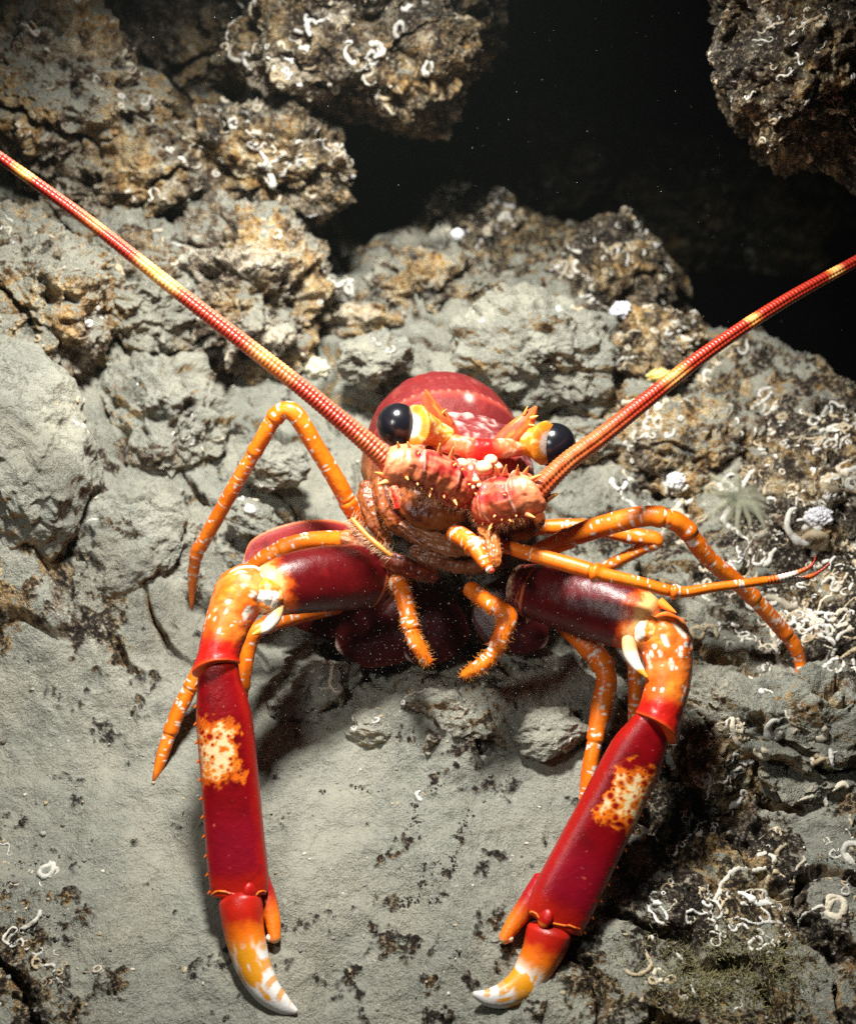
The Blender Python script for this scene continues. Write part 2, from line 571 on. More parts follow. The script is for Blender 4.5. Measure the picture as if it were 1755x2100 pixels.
def ground(x, u, full=True):
    x, u = np.asarray(x, float).ravel(), np.asarray(u, float).ravel()
    px, py = plane_px(x, u)
    P = np.stack([x, u, np.zeros_like(x)], 1)
    wob = np.stack([perlin(P / 5, 3), perlin(P / 5, 4)], 1) * 1.5
    qx, qy = plane_px(x + wob[:, 0], u + wob[:, 1])
    R, K = ctrl_map(qx, qy)
    h = base_h(x, u)
    big = fbm(P / 6.5, 4, 0.5, 1)
    wp = P + np.stack([perlin(P / 1.7, 8), perlin(P / 1.7, 9), 0 * x], 1) * 0.6
    wl = worley(wp / 2.6, 2)
    knob = np.clip(1 - wl * 1.15, 0, 1) ** 1.3
    wl2 = worley(wp / 1.05, 5)
    knob2 = np.clip(1 - wl2 * 1.2, 0, 1)
    rd = ridged(P / 1.5, 4, 0.55, 6)
    h = h + R * (2.0 * big + 1.1 * knob + 0.40 * knob2 + 0.38 * rd + 0.30 * fbm(P / 0.55, 4, 0.6, 21))
    h = h + (1 - R) * (0.65 * fbm(P / 7, 3, 0.5, 13) + 0.22 * fbm(P / 2.2, 3, 0.55, 22) + 0.10 * knob2 * sst(0.0, 0.3, perlin(P / 3, 23)) + 0.07 * fbm(P / 0.6, 4, 0.6, 14))
    # gritty algae patches standing out of the silt
    al = sst(0.02, 0.30, fbm(P / 1.3, 5, 0.66, 31) + (K - 0.42) * 1.1)
    h = h + al * (0.16 + 0.22 * np.abs(fbm(P / 0.3, 3, 0.6, 33))) * (1 - 0.5 * R)
    # crevices between the silted slabs
    ax, bx_ = x * 0.77 - u * 0.64, x * 0.64 + u * 0.77
    Pc = np.stack([ax / 7.5, bx_ / 2.6, 0 * x], 1) + 0.35 * np.stack([perlin(P / 2.4, 15), perlin(P / 2.4, 16), 0 * x], 1)
    ck = sst(0.16, 0.02, np.abs(perlin(Pc, 17)) + 0.10 * fbm(P / 0.7, 3, 0.6, 18)) * sst(0.25, 0.65, R) * sst(-0.45, -0.05, perlin(P / 5, 19))
    h = h - 1.3 * ck
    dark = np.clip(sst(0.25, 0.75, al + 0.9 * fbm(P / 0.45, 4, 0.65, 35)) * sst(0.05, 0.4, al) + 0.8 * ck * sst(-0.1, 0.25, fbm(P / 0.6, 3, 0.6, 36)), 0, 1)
    # raised worm tracks
    iso = np.abs(perlin(P / 1.5, 41) + 0.35 * perlin(P / 0.6, 42))
    tub = sst(0.045, 0.015, iso) * sst(0.05, 0.2, perlin(P / 2.2, 43)) * sst(0.45, 0.7, K)
    h = h + tub * 0.14
    v = void_sd(x, u) + 1.2 * big
    h = h - 70 * sst(-0.5, 22, v) - 1.0 * sst(-3, 1, v)
    crust = np.clip(K * 0.95 + al * 0.5 + 0.5 * ck + 0.12 * knob2 * R, 0, 1)
    return (h, crust, tub, dark) if full else h


def GW(x, u, h):
    return np.outer(x, CR) + np.outer(u, GU) + np.outer(h, GN)


def hit(px, py, off=0.0):                  # where a sight line meets the seabed
    d = np.linspace(30, 110, 500)
    pts = np.array([W(px, py, q) for q in d])
    x, u, n = pts @ CR, pts @ GU, pts @ GN
    g = ground(x, u, False)
    i = int(np.argmax(n < g + off))
    return pts[i]


def seabed():
    def warp(n, a0, a1, b0, b1):           # dense inside a..b, sparse outside
        core = np.linspace(a0, a1, n)
        st = (a1 - a0) / n
        lo, hi, s = [], [], st
        p = a0
        while p > b0:
            s *= 1.12; p -= s; lo.append(p)
        p, s = a1, st
        while p < b1:
            s *= 1.12; p += s; hi.append(p)
        return np.concatenate([lo[::-1], core, hi])
    gx = warp(720, -120, 1880, -2200, 4000)
    gy = warp(760, 150, 2240, -60, 3300)
    PX, PY = np.meshgrid(gx, gy)
    x, u = plane_xy(PX.ravel(), PY.ravel())
    h, crust, tub, dark = ground(x, u)
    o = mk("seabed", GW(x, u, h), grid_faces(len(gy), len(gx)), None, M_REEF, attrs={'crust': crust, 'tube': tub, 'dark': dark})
    tag(o, kind='structure')


seabed()


def cave():
    nr, nc = 320, 400
    el = np.linspace(math.radians(-40), math.radians(60), nr)
    az = np.linspace(math.radians(-75), math.radians(75), nc)
    E, A = np.meshgrid(el, az, indexing='ij')
    D = np.stack([np.sin(A) * np.cos(E), np.cos(A) * np.cos(E), np.sin(E)], 2).reshape(-1, 3)
    r = 190 + 30 * fbm(D * 4, 5, 0.55, 51) + 12 * ridged(D * 11, 4, 0.55, 52)
    V = CAM + (CR * D[:, :1] + CF * D[:, 1:2] + CU * D[:, 2:3]) * r[:, None]
    m, nt, b = newmat("cave_rock")
    geo = nd(nt, 'ShaderNodeNewGeometry')
    n = noise_node(nt, geo.outputs['Position'], 9, 7, 0.65)
    c = ramp(nt, n, [(0.44, (0.004, 0.003, 0.0025)), (0.56, (0.035, 0.026, 0.02)), (0.70, (0.30, 0.24, 0.18))])
    nt.links.new(c, b.inputs['Base Color'])
    b.inputs['Roughness'].default_value = 0.95
    b.inputs['Specular IOR Level'].default_value = 0.1
    o = mk("cave_wall", V, grid_faces(nr, nc), None, m)
    tag(o, kind='structure')


cave()

# ------------------------------------------------------------------ rocks, their crust of worm tubes
CHALK = [np.array([0.62, 0.55, 0.43]), np.array([0.70, 0.67, 0.60]), np.array([0.50, 0.40, 0.26]), np.array([0.74, 0.72, 0.68])]


def squiggle(mb, pts, r, c, na=7):
    pts = np.asarray(pts)
    k = len(pts)
    rr = r * np.concatenate([np.linspace(0.45, 1, k // 2), np.ones(k - k // 2)])
    lf = Loft(np.column_stack([pts, rr]), 1.0, np.array([0.31, -0.8, 0.52]), na=na, step=max(0.05, r * 0.5), cap=(0.8, 0.5),
              disp=lambda s: 0.10 * s.R * np.sin(s.l * (4.0 / r)) + 0.8 * s.R * fbm(s.V / (r * 2.5), 3, 0.55, 141))
    C = np.tile(c * (0.7 + 0.4 * random.random()), (len(lf.V), 1))
    nn = fbm(lf.V / 0.35, 3, 0.6, 140)
    C = mixc(C, [0.20, 0.12, 0.06], sst(0.15, 0.6, nn) * 0.7)
    C = mixc(C, [0.30, 0.29, 0.24], sst(-0.2, -0.6, nn) * 0.6)
    lf.into(mb, C)


def walk(tree, p, n, steps, st, lift, curl=0.7):
    d = Vector(np.cross(n, np.array([random.uniform(-1, 1) for _ in range(3)])))
    d.normalize()
    p, n = Vector(p), Vector(n)
    k = random.uniform(-curl, curl)
    out = []
    for _ in range(steps):
        out.append(np.array(p + n * lift))
        k = max(-1.1, min(1.1, k + random.uniform(-0.75, 0.75)))
        d = (d * math.cos(k) + n.cross(d) * math.sin(k)).normalized()
        loc, nn, _, _ = tree.find_nearest(p + d * st)
        if loc is None: break
        d = (d - nn * d.dot(nn)).normalized()
        p, n = loc, (n * 0.6 + nn * 0.4).normalized()
    return out


ROCKS = {}


def rock(name, label, px, py, d, rx, ry, rz, seed, crust=0.6, lev=7, knob=1.0, tubes=30, roll=0.0, tsize=1.0, cat='rock', lump=0.30, mat=None, coils=(), patches=()):
    """rx, ry in pixels at that depth, rz a share of the larger one; roll in degrees"""
    if max(rx, ry) >= 120: lev = 8
    v, f = ico(lev)
    k = d / FPX
    a, b = rx * k, ry * k
    c = rz * max(a, b)
    big = (a + b + c) / 3
    n0 = v
    off = np.array([seed * 3.7, seed * 1.9, seed * 5.3])
    s = 1 + lump * fbm(v * 1.3 + off, 3, 0.5, 61) * 1.6 + 0.10 * ridged(v * 2.6 + off, 3, 0.5, 62)
    L = v * s[:, None] * np.array([a, b, c])
    q = L + off * 10
    wq = q + np.stack([perlin(q / 1.4, 71), perlin(q / 1.4, 72), perlin(q / 1.4, 73)], 1) * 0.5
    kn = np.clip(1 - worley(wq / 2.3, 3) * 1.1, 0, 1)
    kn2 = np.clip(1 - worley(wq / 0.95, 4) * 1.15, 0, 1)
    pocks = sst(0.25, 0.55, fbm(q / 1.9, 3, 0.5, 77))
    dsp = knob * (0.75 * kn + 0.62 * kn2 + 0.36 * ridged(q / 1.3, 4, 0.55, 74) + 0.20 * fbm(q / 0.45, 4, 0.55, 75)) - 0.8 * knob * pocks
    iso = np.abs(perlin(q / 1.25, 81) + 0.35 * perlin(q / 0.5, 82))
    tub = sst(0.06, 0.02, iso) * sst(0.02, 0.2, perlin(q / 2.0, 83)) * sst(0.3, 0.6, crust)
    dsp = dsp + tub * 0.16
    L = L + n0 * dsp[:, None] * min(1.0, big / 4.0)
    cr, sr = math.cos(math.radians(roll)), math.sin(math.radians(roll))
    X = L[:, 0] * cr - L[:, 1] * sr
    Y = L[:, 0] * sr + L[:, 1] * cr
    cen = W(px, py, d)
    V = cen + np.outer(X, CR) + np.outer(Y, CU) + np.outer(L[:, 2], -CF)
    ck = sst(0.14, 0.02, np.abs(perlin(wq * np.array([0.18, 0.34, 0.25]), 86)) + 0.10 * fbm(q / 0.7, 3, 0.6, 87)) * sst(-0.3, 0.1, perlin(q / 4.0, 88)) * sst(0.1, 0.5, crust)
    V = V - (np.outer(n0[:, 0], CR) + np.outer(n0[:, 1], CU) - np.outer(n0[:, 2], CF)) * (1.0 * ck * min(1.0, big / 4.0))[:, None]
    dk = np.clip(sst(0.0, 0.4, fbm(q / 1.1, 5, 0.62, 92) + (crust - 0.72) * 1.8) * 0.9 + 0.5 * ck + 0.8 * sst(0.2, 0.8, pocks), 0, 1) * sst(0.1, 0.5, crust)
    rel = V - CAM
    vz = rel @ CF
    vx, vy = 877.5 + FPX * (rel @ CR) / vz, 1050 - FPX * (rel @ CU) / vz
    for (cx, cy, ra, rb) in patches:       # growths of cream crust
        g = ((vx - cx) / ra) ** 2 + ((vy - cy) / rb) ** 2 + 0.9 * fbm(q / 1.0, 4, 0.6, 95)
        pt = sst(1.0, 0.7, g) * (v[:, 2] > 0)
        tub = np.maximum(tub, pt)
        dk = dk * (1 - pt)
        V = V + np.outer(pt * (0.22 + 0.15 * fbm(q / 0.5, 3, 0.5, 96)), -CF)
    cz = np.clip(crust + 0.4 * ck + 0.25 * fbm(q / 3.0, 3, 0.5, 91) + 0.12 * kn2, 0, 1)
    org = cen + np.array([0, 0, V[:, 2].min() - cen[2]])
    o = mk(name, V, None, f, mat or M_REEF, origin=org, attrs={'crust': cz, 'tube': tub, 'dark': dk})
    tag(o, label, cat)
    tree = BVHTree.FromPolygons([Vector(x) for x in V], f.tolist())
    ROCKS[label] = (o, tree)
    mb = MB()
    cand = np.where((v @ np.array([0, 0.0, 1.0]) > 0.1))[0]
    nrm = np.outer(n0[:, 0], CR) + np.outer(n0[:, 1], CU) - np.outer(n0[:, 2], CF)
    for i in range(int(tubes * (3.4 if crust > 0.8 else 1.8))):
        if i % 10 == 0:
            seed_p = V[int(random.choice(cand))]
        j = None
        r = min(0.2, 0.055 * math.exp(random.gauss(0, 0.5))) * tsize
        loc, nn, _, _ = tree.find_nearest(Vector(seed_p + np.array([random.gauss(0, 0.75) for _ in range(3)])))
        pts = walk(tree, loc, np.array(nn), random.choice((3, 4, 6, 8, 11, 15)), r * 2.0, r * random.uniform(-0.5, 0.3), 0.9)
        if len(pts) > 3:
            squiggle(mb, pts, r, random.choice(CHALK))
    if tubes:
        mo = mb.build("worm_tube_crust", M_CHALK, o)
        mo['kind'] = 'stuff'
    for (cx, cy, R, r) in coils:           # tubes coiled into a ring
        m2 = MB()
        p, nn = onrock(tree, cx, cy)
        if p is None: continue
        ax = np.cross(nn, CR); ax /= np.linalg.norm(ax)
        bx = np.cross(nn, ax)
        a0 = random.uniform(0, 6)
        wb = random.uniform(0.1, 0.3)
        pts = [p + nn * (r * 0.2 + 0.02 * q) + (R * (1 + wb * math.sin(q * 0.9 + a0) - 0.02 * q)) * (ax * math.cos(a0 + q * 0.42) + 0.75 * bx * math.sin(a0 + q * 0.42)) for q in range(random.randint(10, 16))]
        squiggle(m2, pts, r, random.choice((CHALK[1], CHALK[3], CHALK[0])), 12)
        m2.build("worm_tube", M_CHALK, o)
    return o


def onrock(tree, px, py):
    d = W(px, py, 1.0) - CAM
    loc, nn, _, dist = tree.ray_cast(Vector(CAM), Vector(d / np.linalg.norm(d)))
    if loc is None: return None, None
    nn = np.array(nn)
    if nn @ d > 0: nn = -nn
    return np.array(loc), nn


rock("rock", "dim brown rock deep inside the dark hollow, above the striped antenna's end", 1470, 430, 122, 250, 90, 0.8, 31, 0.85, 8, 1.2, 40, -12, 1.6)
rock("rock", "faintly lit rock deep in the hollow beyond the overhanging boulder", 1080, 330, 112, 150, 80, 0.8, 32, 0.85, 8, 1.2, 40, 10, 1.6)
rock("boulder", "dark brown overhanging boulder studded with white worm tubes over the dark hollow", 720, 40, 68, 265, 190, 0.8, 1, 0.9, 8, 0.9, 130, -6, 1.15, 'boulder',
     patches=((560, 160, 75, 40), (620, 195, 60, 22), (700, 30, 30, 30)), coils=((770, 105, 0.55, 0.2), (515, 200, 0.45, 0.17), (880, 140, 0.4, 0.15), (640, 60, 0.5, 0.15), (820, 60, 0.4, 0.14)))
rock("rock", "pointed brown ledge rock jutting into the dark hollow under the overhanging boulder", 545, 345, 70, 165, 88, 0.8, 2, 0.82, 8, 0.8, 80, -10, 1.0, 'rock',
     coils=((560, 370, 0.45, 0.2),))
rock("boulder", "silt topped boulder with worm tubes on its lower face in the top left corner", 110, 190, 66, 175, 150, 0.8, 3, 0.55, 8, 1.0, 60, -8, 1.0, 'boulder')
rock("rock", "rusty ochre knobbly rock wedged between the two boulders along the top edge", 335, 110, 75, 270, 230, 0.5, 4, 0.74, 8, 1.2, 60, 20)
rock("boulder", "cream and ochre crusted boulder beside the hollow, crossed by the long antenna below it", 500, 600, 68, 135, 150, 0.8, 5, 0.62, 8, 1.0, 50, -20, 1.0, 'boulder', patches=((520, 530, 70, 30), (570, 690, 50, 25)))
rock("rock", "low crusted rock under the thin end of the antenna at the photo's edge", 60, 620, 60, 130, 150, 0.7, 6, 0.55, 7, 1.0, 40, 15)
rock("rock", "rough ochre rock between the silt topped boulder and the pointed ledge", 250, 390, 70, 170, 110, 0.8, 7, 0.7, 7, 1.1, 50, 15)
rock("rock", "wide silt dusted rock beneath the orange antenna on the slope", 250, 620, 66, 150, 140, 0.7, 8, 0.42, 7, 1.0, 30, -30)
rock("boulder", "smooth grey silt covered boulder at the picture's edge, under the antenna's shadow", 45, 930, 55, 140, 215, 0.7, 9, 0.16, 7, 0.28, 6, 14, 1.0, 'boulder', 0.14)
rock("rock", "rounded grey rock with a few worm tubes beside the tip of the bent orange leg", 265, 1140, 57, 120, 125, 0.8, 10, 0.30, 7, 0.4, 10, 0, lump=0.2)
rock("rock", "low silt coated rock between the grey boulder and the raised orange knee", 330, 860, 63, 110, 130, 0.7, 12, 0.34, 7, 0.7, 12, 25)
rock("rock", "brown and grey rock right behind the lobster's back, at the mouth of the hollow", 870, 605, 74, 125, 82, 0.8, 13, 0.62, 7, 0.8, 25, 10)
rock("rock", "yellowish lumpy rock lying before the hollow's opening, next to the cream crusted boulder", 735, 660, 72, 95, 60, 0.8, 14, 0.72, 7, 0.9, 15, -15, patches=((720, 645, 60, 25),))
rock("rock", "small rock bristling with white growths at the dark hollow's rim", 975, 470, 82, 90, 70, 0.8, 15, 0.9, 7, 1.0, 70, 0, 1.2)
rock("rock", "dark brown rock with thick white worm tubes on its face, behind the lobster", 1245, 570, 74, 105, 100, 0.8, 16, 0.95, 7, 0.6, 40, 15, 1.3)
rock("rock", "pale silt covered mound of rock directly behind the lobster's eyes", 1100, 720, 66, 150, 95, 0.7, 17, 0.30, 7, 0.7, 15, -20)
rock("rock", "dark stone with white tubes half buried beside the striped antenna", 1320, 720, 68, 90, 75, 0.8, 18, 0.85, 7, 0.8, 50, 0, 1.0)
rock("boulder", "black crusted boulder hanging into the photo's top right corner, specked with white", 1720, 70, 56, 235, 215, 0.8, 19, 1.0, 8, 1.0, 260, -25, 0.7, 'boulder')
rock("rock", "brown rock thick with white coiled worm tubes beyond the farther orange knee", 1690, 1080, 60, 140, 150, 0.7, 20, 0.85, 8, 0.8, 60, 10, 1.5, 'rock',
     coils=((1640, 1080, 1.0, 0.2), (1600, 1190, 0.6, 0.15)))
rock("rock", "knobbly rock with pale tubes below the striped antenna, beside the yellow sponge", 1400, 930, 64, 120, 100, 0.7, 21, 0.72, 7, 0.9, 40, -10, 1.2)
rock("boulder", "flat silt topped boulder with ring shaped tubes under the outstretched leg's tip", 1620, 1530, 52, 200, 120, 0.6, 22, 0.5, 8, 0.7, 30, -12, 1.1, 'boulder',
     coils=((1585, 1490, 0.5, 0.2), (1560, 1540, 0.35, 0.16), (1680, 1500, 0.4, 0.16)))
rock("rock", "dark tube covered rock beside the elbow of the spotted claw", 1470, 1560, 51, 80, 95, 0.7, 23, 0.85, 7, 0.8, 40, 0, 1.0)
rock("rock", "rounded ochre and grey stone on the silt between the two claws", 940, 1490, 53, 120, 80, 0.7, 24, 0.5, 7, 0.7, 14, 0, 0.9)
rock("rock", "grey stone in the shade under the lobster, next to the nearer claw wrist", 650, 1420, 54, 80, 65, 0.8, 25, 0.2, 7, 0.6, 5, 0)


for px, py, d, rx, ry, sd, cr, lab in [
        (770, 735, 64, 70, 46, 41, 0.30, "rounded silt covered stone up and left of the shell's domed back"),
        (560, 955, 60, 62, 44, 42, 0.28, "silty stone framed by the bent orange leg on the antenna's side"),
        (1195, 900, 63, 60, 42, 43, 0.36, "tan patched stone just behind the striped antenna, near its base"),
        (520, 1065, 58.5, 50, 34, 44, 0.25, "small grey stone below the bent leg, above the red tail lobe"),
        (1120, 1500, 51.5, 75, 45, 45, 0.2, "low silt mound of stone beside the straight spotted leg"),
        (780, 1500, 52.5, 62, 36, 46, 0.45, "brown flecked stone on the silt, at the edge of the lobster's shadow"),
        (1290, 830, 65, 60, 44, 47, 0.55, "ochre lump of stone under the striped antenna's middle")]:
    rock("stone", lab, px, py, d, rx, ry, 0.7, sd, cr, 7, 0.45, 5, random.uniform(-20, 20), 0.8, 'stone', 0.22)


def seabed_tubes():
    mb = MB()
    spots = [(1420, 1420, 300, 12), (1500, 1750, 160, 26), (1650, 1700, 140, 18), (1700, 1300, 120, 40), (1560, 1120, 130, 40), (1350, 920, 130, 40), (1480, 900, 120, 30), (1700, 980, 60, 40), (1720, 1180, 50, 40), (1600, 1330, 70, 20), (60, 1990, 60, 16), (60, 1830, 50, 6),
             (1500, 2000, 180, 18), (830, 1640, 40, 3), (480, 940, 100, 6), (300, 720, 160, 16), (150, 700, 120, 14), (200, 480, 160, 22), (1690, 1870, 60, 8), (950, 500, 60, 20), (1250, 620, 90, 24)]
    for cx, cy, sp, n in spots:
        for ii in range(int(n * (1.9 if cx > 1250 else 1.2))):
            if ii % 7 == 0: c9 = (random.gauss(cx, sp * 0.6), random.gauss(cy, sp * 0.6))
            x, u = plane_xy(random.gauss(c9[0], 22), random.gauss(c9[1], 16))
            x, u = float(x), float(u)
            r = min(0.16, 0.06 * math.exp(random.gauss(0, 0.45))) * (1.15 if cx > 1250 and cy < 1500 else 0.9)
            a, k = random.uniform(0, 6.3), random.uniform(-0.6, 0.6)
            pts = []
            for _ in range(random.choice((3, 5, 7, 9, 14, 20))):
                pts.append((x, u))
                k = max(-1.0, min(1.0, k + random.uniform(-0.8, 0.8)))
                a += k
                x += math.cos(a) * r * 2.1
                u += math.sin(a) * r * 2.1
            pts = np.array(pts)
            h = ground(pts[:, 0], pts[:, 1], False)
            h = np.convolve(np.pad(h, 1, mode='edge'), [0.25, 0.5, 0.25], 'valid')
            squiggle(mb, GW(pts[:, 0], pts[:, 1], h + r * np.random.default_rng(int(abs(x) * 1000)).uniform(-0.9, 0.5, len(h))), r, random.choice(CHALK))
    o = mb.build("worm_tube_crust", M_CHALK)
    tag(o, "scattered chalky white worm tubes grown over the silty seabed", "worm tubes", None, 'stuff')


seabed_tubes()

# ------------------------------------------------------------------ the lobster
def D(rows):                               # (px, py, depth, width in px) -> control points
    out = []
    for px, py, d, wd in rows:
        if d == 'g':
            p = hit(px, py, 0.05)
            d = float((p - CAM) @ CF)
        else:
            p = W(px, py, d)
        out.append(np.append(p, wd * 0.5 * d / FPX))
    return np.array(out)


ORANGE = np.array([0.82, 0.165, 0.003])
DKOR = np.array([0.62, 0.085, 0.006])
RED = np.array([0.205, 0.0012, 0.004])
DKRED = np.array([0.085, 0.0015, 0.003])
CREAM = np.array([0.88, 0.62, 0.30])
WHITE = np.array([0.80, 0.73, 0.64])
PINK = np.array([0.62, 0.17, 0.10])
MAROON = np.array([0.135, 0.011, 0.011])
BROWN = np.array([0.30, 0.105, 0.025])

# body frame, in view axes turned so the back runs away from the viewer, down the slope and slightly left
BO = W(968, 965, 49.5)


def cv(a, b, c):
    return CR * a + CU * b + CF * c


bz = cv(-0.25, 0.20, 0.95); bz /= np.linalg.norm(bz)
bx = cv(0.97, -0.10, 0.0); bx -= bz * (bx @ bz); bx /= np.linalg.norm(bx)
by = np.cross(bx, bz); by *= np.sign(by @ CU)


def BL(x, y, s):
    return BO + bx * x + by * y + bz * s


def make_body():
    tab = np.array([  # s, half width, top, bottom, centre x, centre y
        (-0.35, 0.3, 0.1, 0.3, 0.0, -1.3), (-0.30, 1.6, 0.9, 1.2, 0.0, -1.2), (-0.1, 2.7, 1.7, 2.1, -0.05, -1.1), (0.3, 3.3, 2.2, 2.7, -0.1, -1.05), (1.2, 3.6, 2.7, 3.3, 0.05, -1.0),
        (2.4, 3.95, 3.1, 3.7, 0.08, -0.9), (3.2, 4.1, 3.35, 3.8, 0.1, -0.8), (3.5, 4.12, 3.4, 3.8, 0.12, -0.75), (4.2, 4.2, 4.0, 3.9, 0.18, -0.7), (5.6, 4.25, 4.55, 3.9, 0.3, -0.6),
        (7.2, 4.2, 4.75, 3.8, 0.42, -0.6), (8.8, 3.8, 4.5, 3.4, 0.65, -0.7), (10.2, 3.2, 3.9, 2.8, 1.0, -1.0), (11.0, 2.8, 3.4, 2.5, 1.3, -1.3), (12.5, 2.5, 3.1, 2.2, 1.5, -2.0),
        (14.0, 2.3, 2.7, 1.9, 1.5, -3.2), (15.2, 2.0, 2.2, 1.5, 1.4, -4.6), (16.0, 1.2, 1.2, 0.9, 1.2, -5.6), (16.2, 0.2, 0.2, 0.2, 1.2, -5.9)])
    S = catmull(tab, 26)
    n, na = len(S), 220
    th = np.linspace(0, 2 * np.pi, na, endpoint=False)
    TH = np.tile(th, n)
    R = np.repeat(S, na, 0)
    c, sn = np.cos(TH), np.sin(TH)
    X = R[:, 4] + R[:, 1] * np.sign(c) * np.abs(c) ** 1.0
    Y = R[:, 5] + np.where(sn > 0, R[:, 2], R[:, 3]) * np.sign(sn) * np.abs(sn) ** 0.92
    Z = R[:, 0]
    lat = X - R[:, 4]
    # grooves, transverse ridges, side furrows
    sg = Z - 0.045 * lat ** 2
    Pq = np.stack([X, Y, Z], 1)
    front0 = sst(3.3, 2.8, sg) * sst(0.0, 0.4, sn)
    dome = sst(3.0, 4.4, sg) * sst(-0.15, 0.35, sn)
    ridge = np.abs((sg * 2.1 + 0.5 * perlin(Pq / 1.8, 19)) % 1.0 - 0.5) * 2
    dp = -0.32 * np.exp(-((sg - 3.3) / 0.28) ** 2) * sst(-0.3, 0.3, sn)
    dp += dome * 0.018 * sst(0.55, 1.0, ridge) + 0.05 * sst(0.55, 0.2, worley(Pq / 0.42, 17)) * sst(-0.2, 0.3, perlin(Pq / 1.4, 18)) * (1 - front0)
    rough = fbm(Pq / 0.55, 4, 0.6, 101)
    front = sst(3.3, 2.8, sg) * sst(0.0, 0.4, sn)
    dp += front * (0.10 * rough + 0.10 * np.clip(1 - worley(Pq / 0.6, 7) * 1.3, 0, 1))
    dp += (1 - front) * 0.02 * rough
    side = sst(0.25, -0.1, sn) * sst(0.2, 1.2, Z)
    fur = ridged(np.stack([X * 0.5, Y * 0.35, Z * 1.4], 1), 3, 0.5, 103)
    dp += side * 0.10 * fur
    NX, NY = c, sn
    X2, Y2 = X + NX * dp, Y + NY * dp
    V = BO + np.outer(X2, bx) + np.outer(Y2, by) + np.outer(Z, bz)
    C = np.tile(MAROON, (len(V), 1))
    C = mixc(C, np.array([0.20, 0.010, 0.010]), sst(0.0, 0.5, fbm(Pq / 1.6, 3, 0.5, 105)) * 0.7)
    # pale speckled silt on the front plate, red band behind the groove with white beads
    C = mixc(C, [0.20, 0.035, 0.035], front * 0.5)
    C = mixc(C, [0.42, 0.30, 0.27], front * sst(0.0, 0.4, rough + 0.35 * perlin(Pq / 1.3, 8)) * 0.75)
    C = mixc(C, [0.10, 0.008, 0.010], front * sst(-0.1, -0.5, rough) * 0.7)
    bandm = np.exp(-((sg - 4.15) / 0.16) ** 2) * sst(0.1, 0.5, sn)
    C = mixc(C, [0.46, 0.06, 0.035], bandm * 0.8)
    bd = np.exp(-((sg - 4.35) / 0.10) ** 2) * sst(0.5, 0.95, np.cos(lat * 14)) * sst(0.3, 0.6, sn)
    C = mixc(C, [0.62, 0.24, 0.16], bd * 0.6)
    C = mixc(C, WHITE, np.exp(-((sg - 4.0) / 0.16) ** 2 - ((lat - 0.55) / 0.2) ** 2) * sst(0.1, 0.5, sn))
    C = mixc(C, [0.16, 0.012, 0.014], dome * sst(0.75, 0.2, ridge) * 0.45)
    C = mixc(C, [0.34, 0.06, 0.03], dome * sst(0.80, 1.0, ridge) * sst(0.0, 0.4, perlin(Pq / 0.8, 12)) * 0.4)
    C = mixc(C, [0.24, 0.12, 0.11], dome * sst(0.15, 0.6, fbm(Pq / 0.9, 5, 0.65, 106)) * 0.3)
    C = mixc(C, [0.24, 0.05, 0.04], dome * sst(0.2, 0.5, fbm(np.stack([lat * 3.5, Y * 3.5, Z * 0.5], 1), 3, 0.5, 108)) * 0.4)
    # cheeks: brown orange furrowed plates; pale underside
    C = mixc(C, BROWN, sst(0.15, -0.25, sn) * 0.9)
    C = mixc(C, [0.34, 0.125, 0.04], side * sst(0.1, 0.7, fur) * 0.7)
    C = mixc(C, [0.11, 0.02, 0.012], side * sst(0.0, -0.5, fur) * 0.8)
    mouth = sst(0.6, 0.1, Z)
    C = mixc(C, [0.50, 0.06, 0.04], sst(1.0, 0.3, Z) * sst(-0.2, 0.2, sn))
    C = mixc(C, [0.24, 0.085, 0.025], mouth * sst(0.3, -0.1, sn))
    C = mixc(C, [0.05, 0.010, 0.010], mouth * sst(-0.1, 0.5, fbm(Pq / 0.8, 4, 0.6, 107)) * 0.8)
    mb = MB()
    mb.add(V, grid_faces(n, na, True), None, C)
    mb.add(np.array([V[:na].mean(0)]), None, None, C[:1])
    mb.T.append(np.stack([(np.arange(na) + 1) % na, np.arange(na), np.full(na, n * na)], 1))
    foot = BL(-0.3, 0, 7)
    base = foot - GN * float(foot @ GN)
    o = mb.build("lobster", M_CARA, None, base)
    return tag(o, "red and orange long armed spiny lobster with black eyes facing the viewer", "lobster")


LOB = make_body()


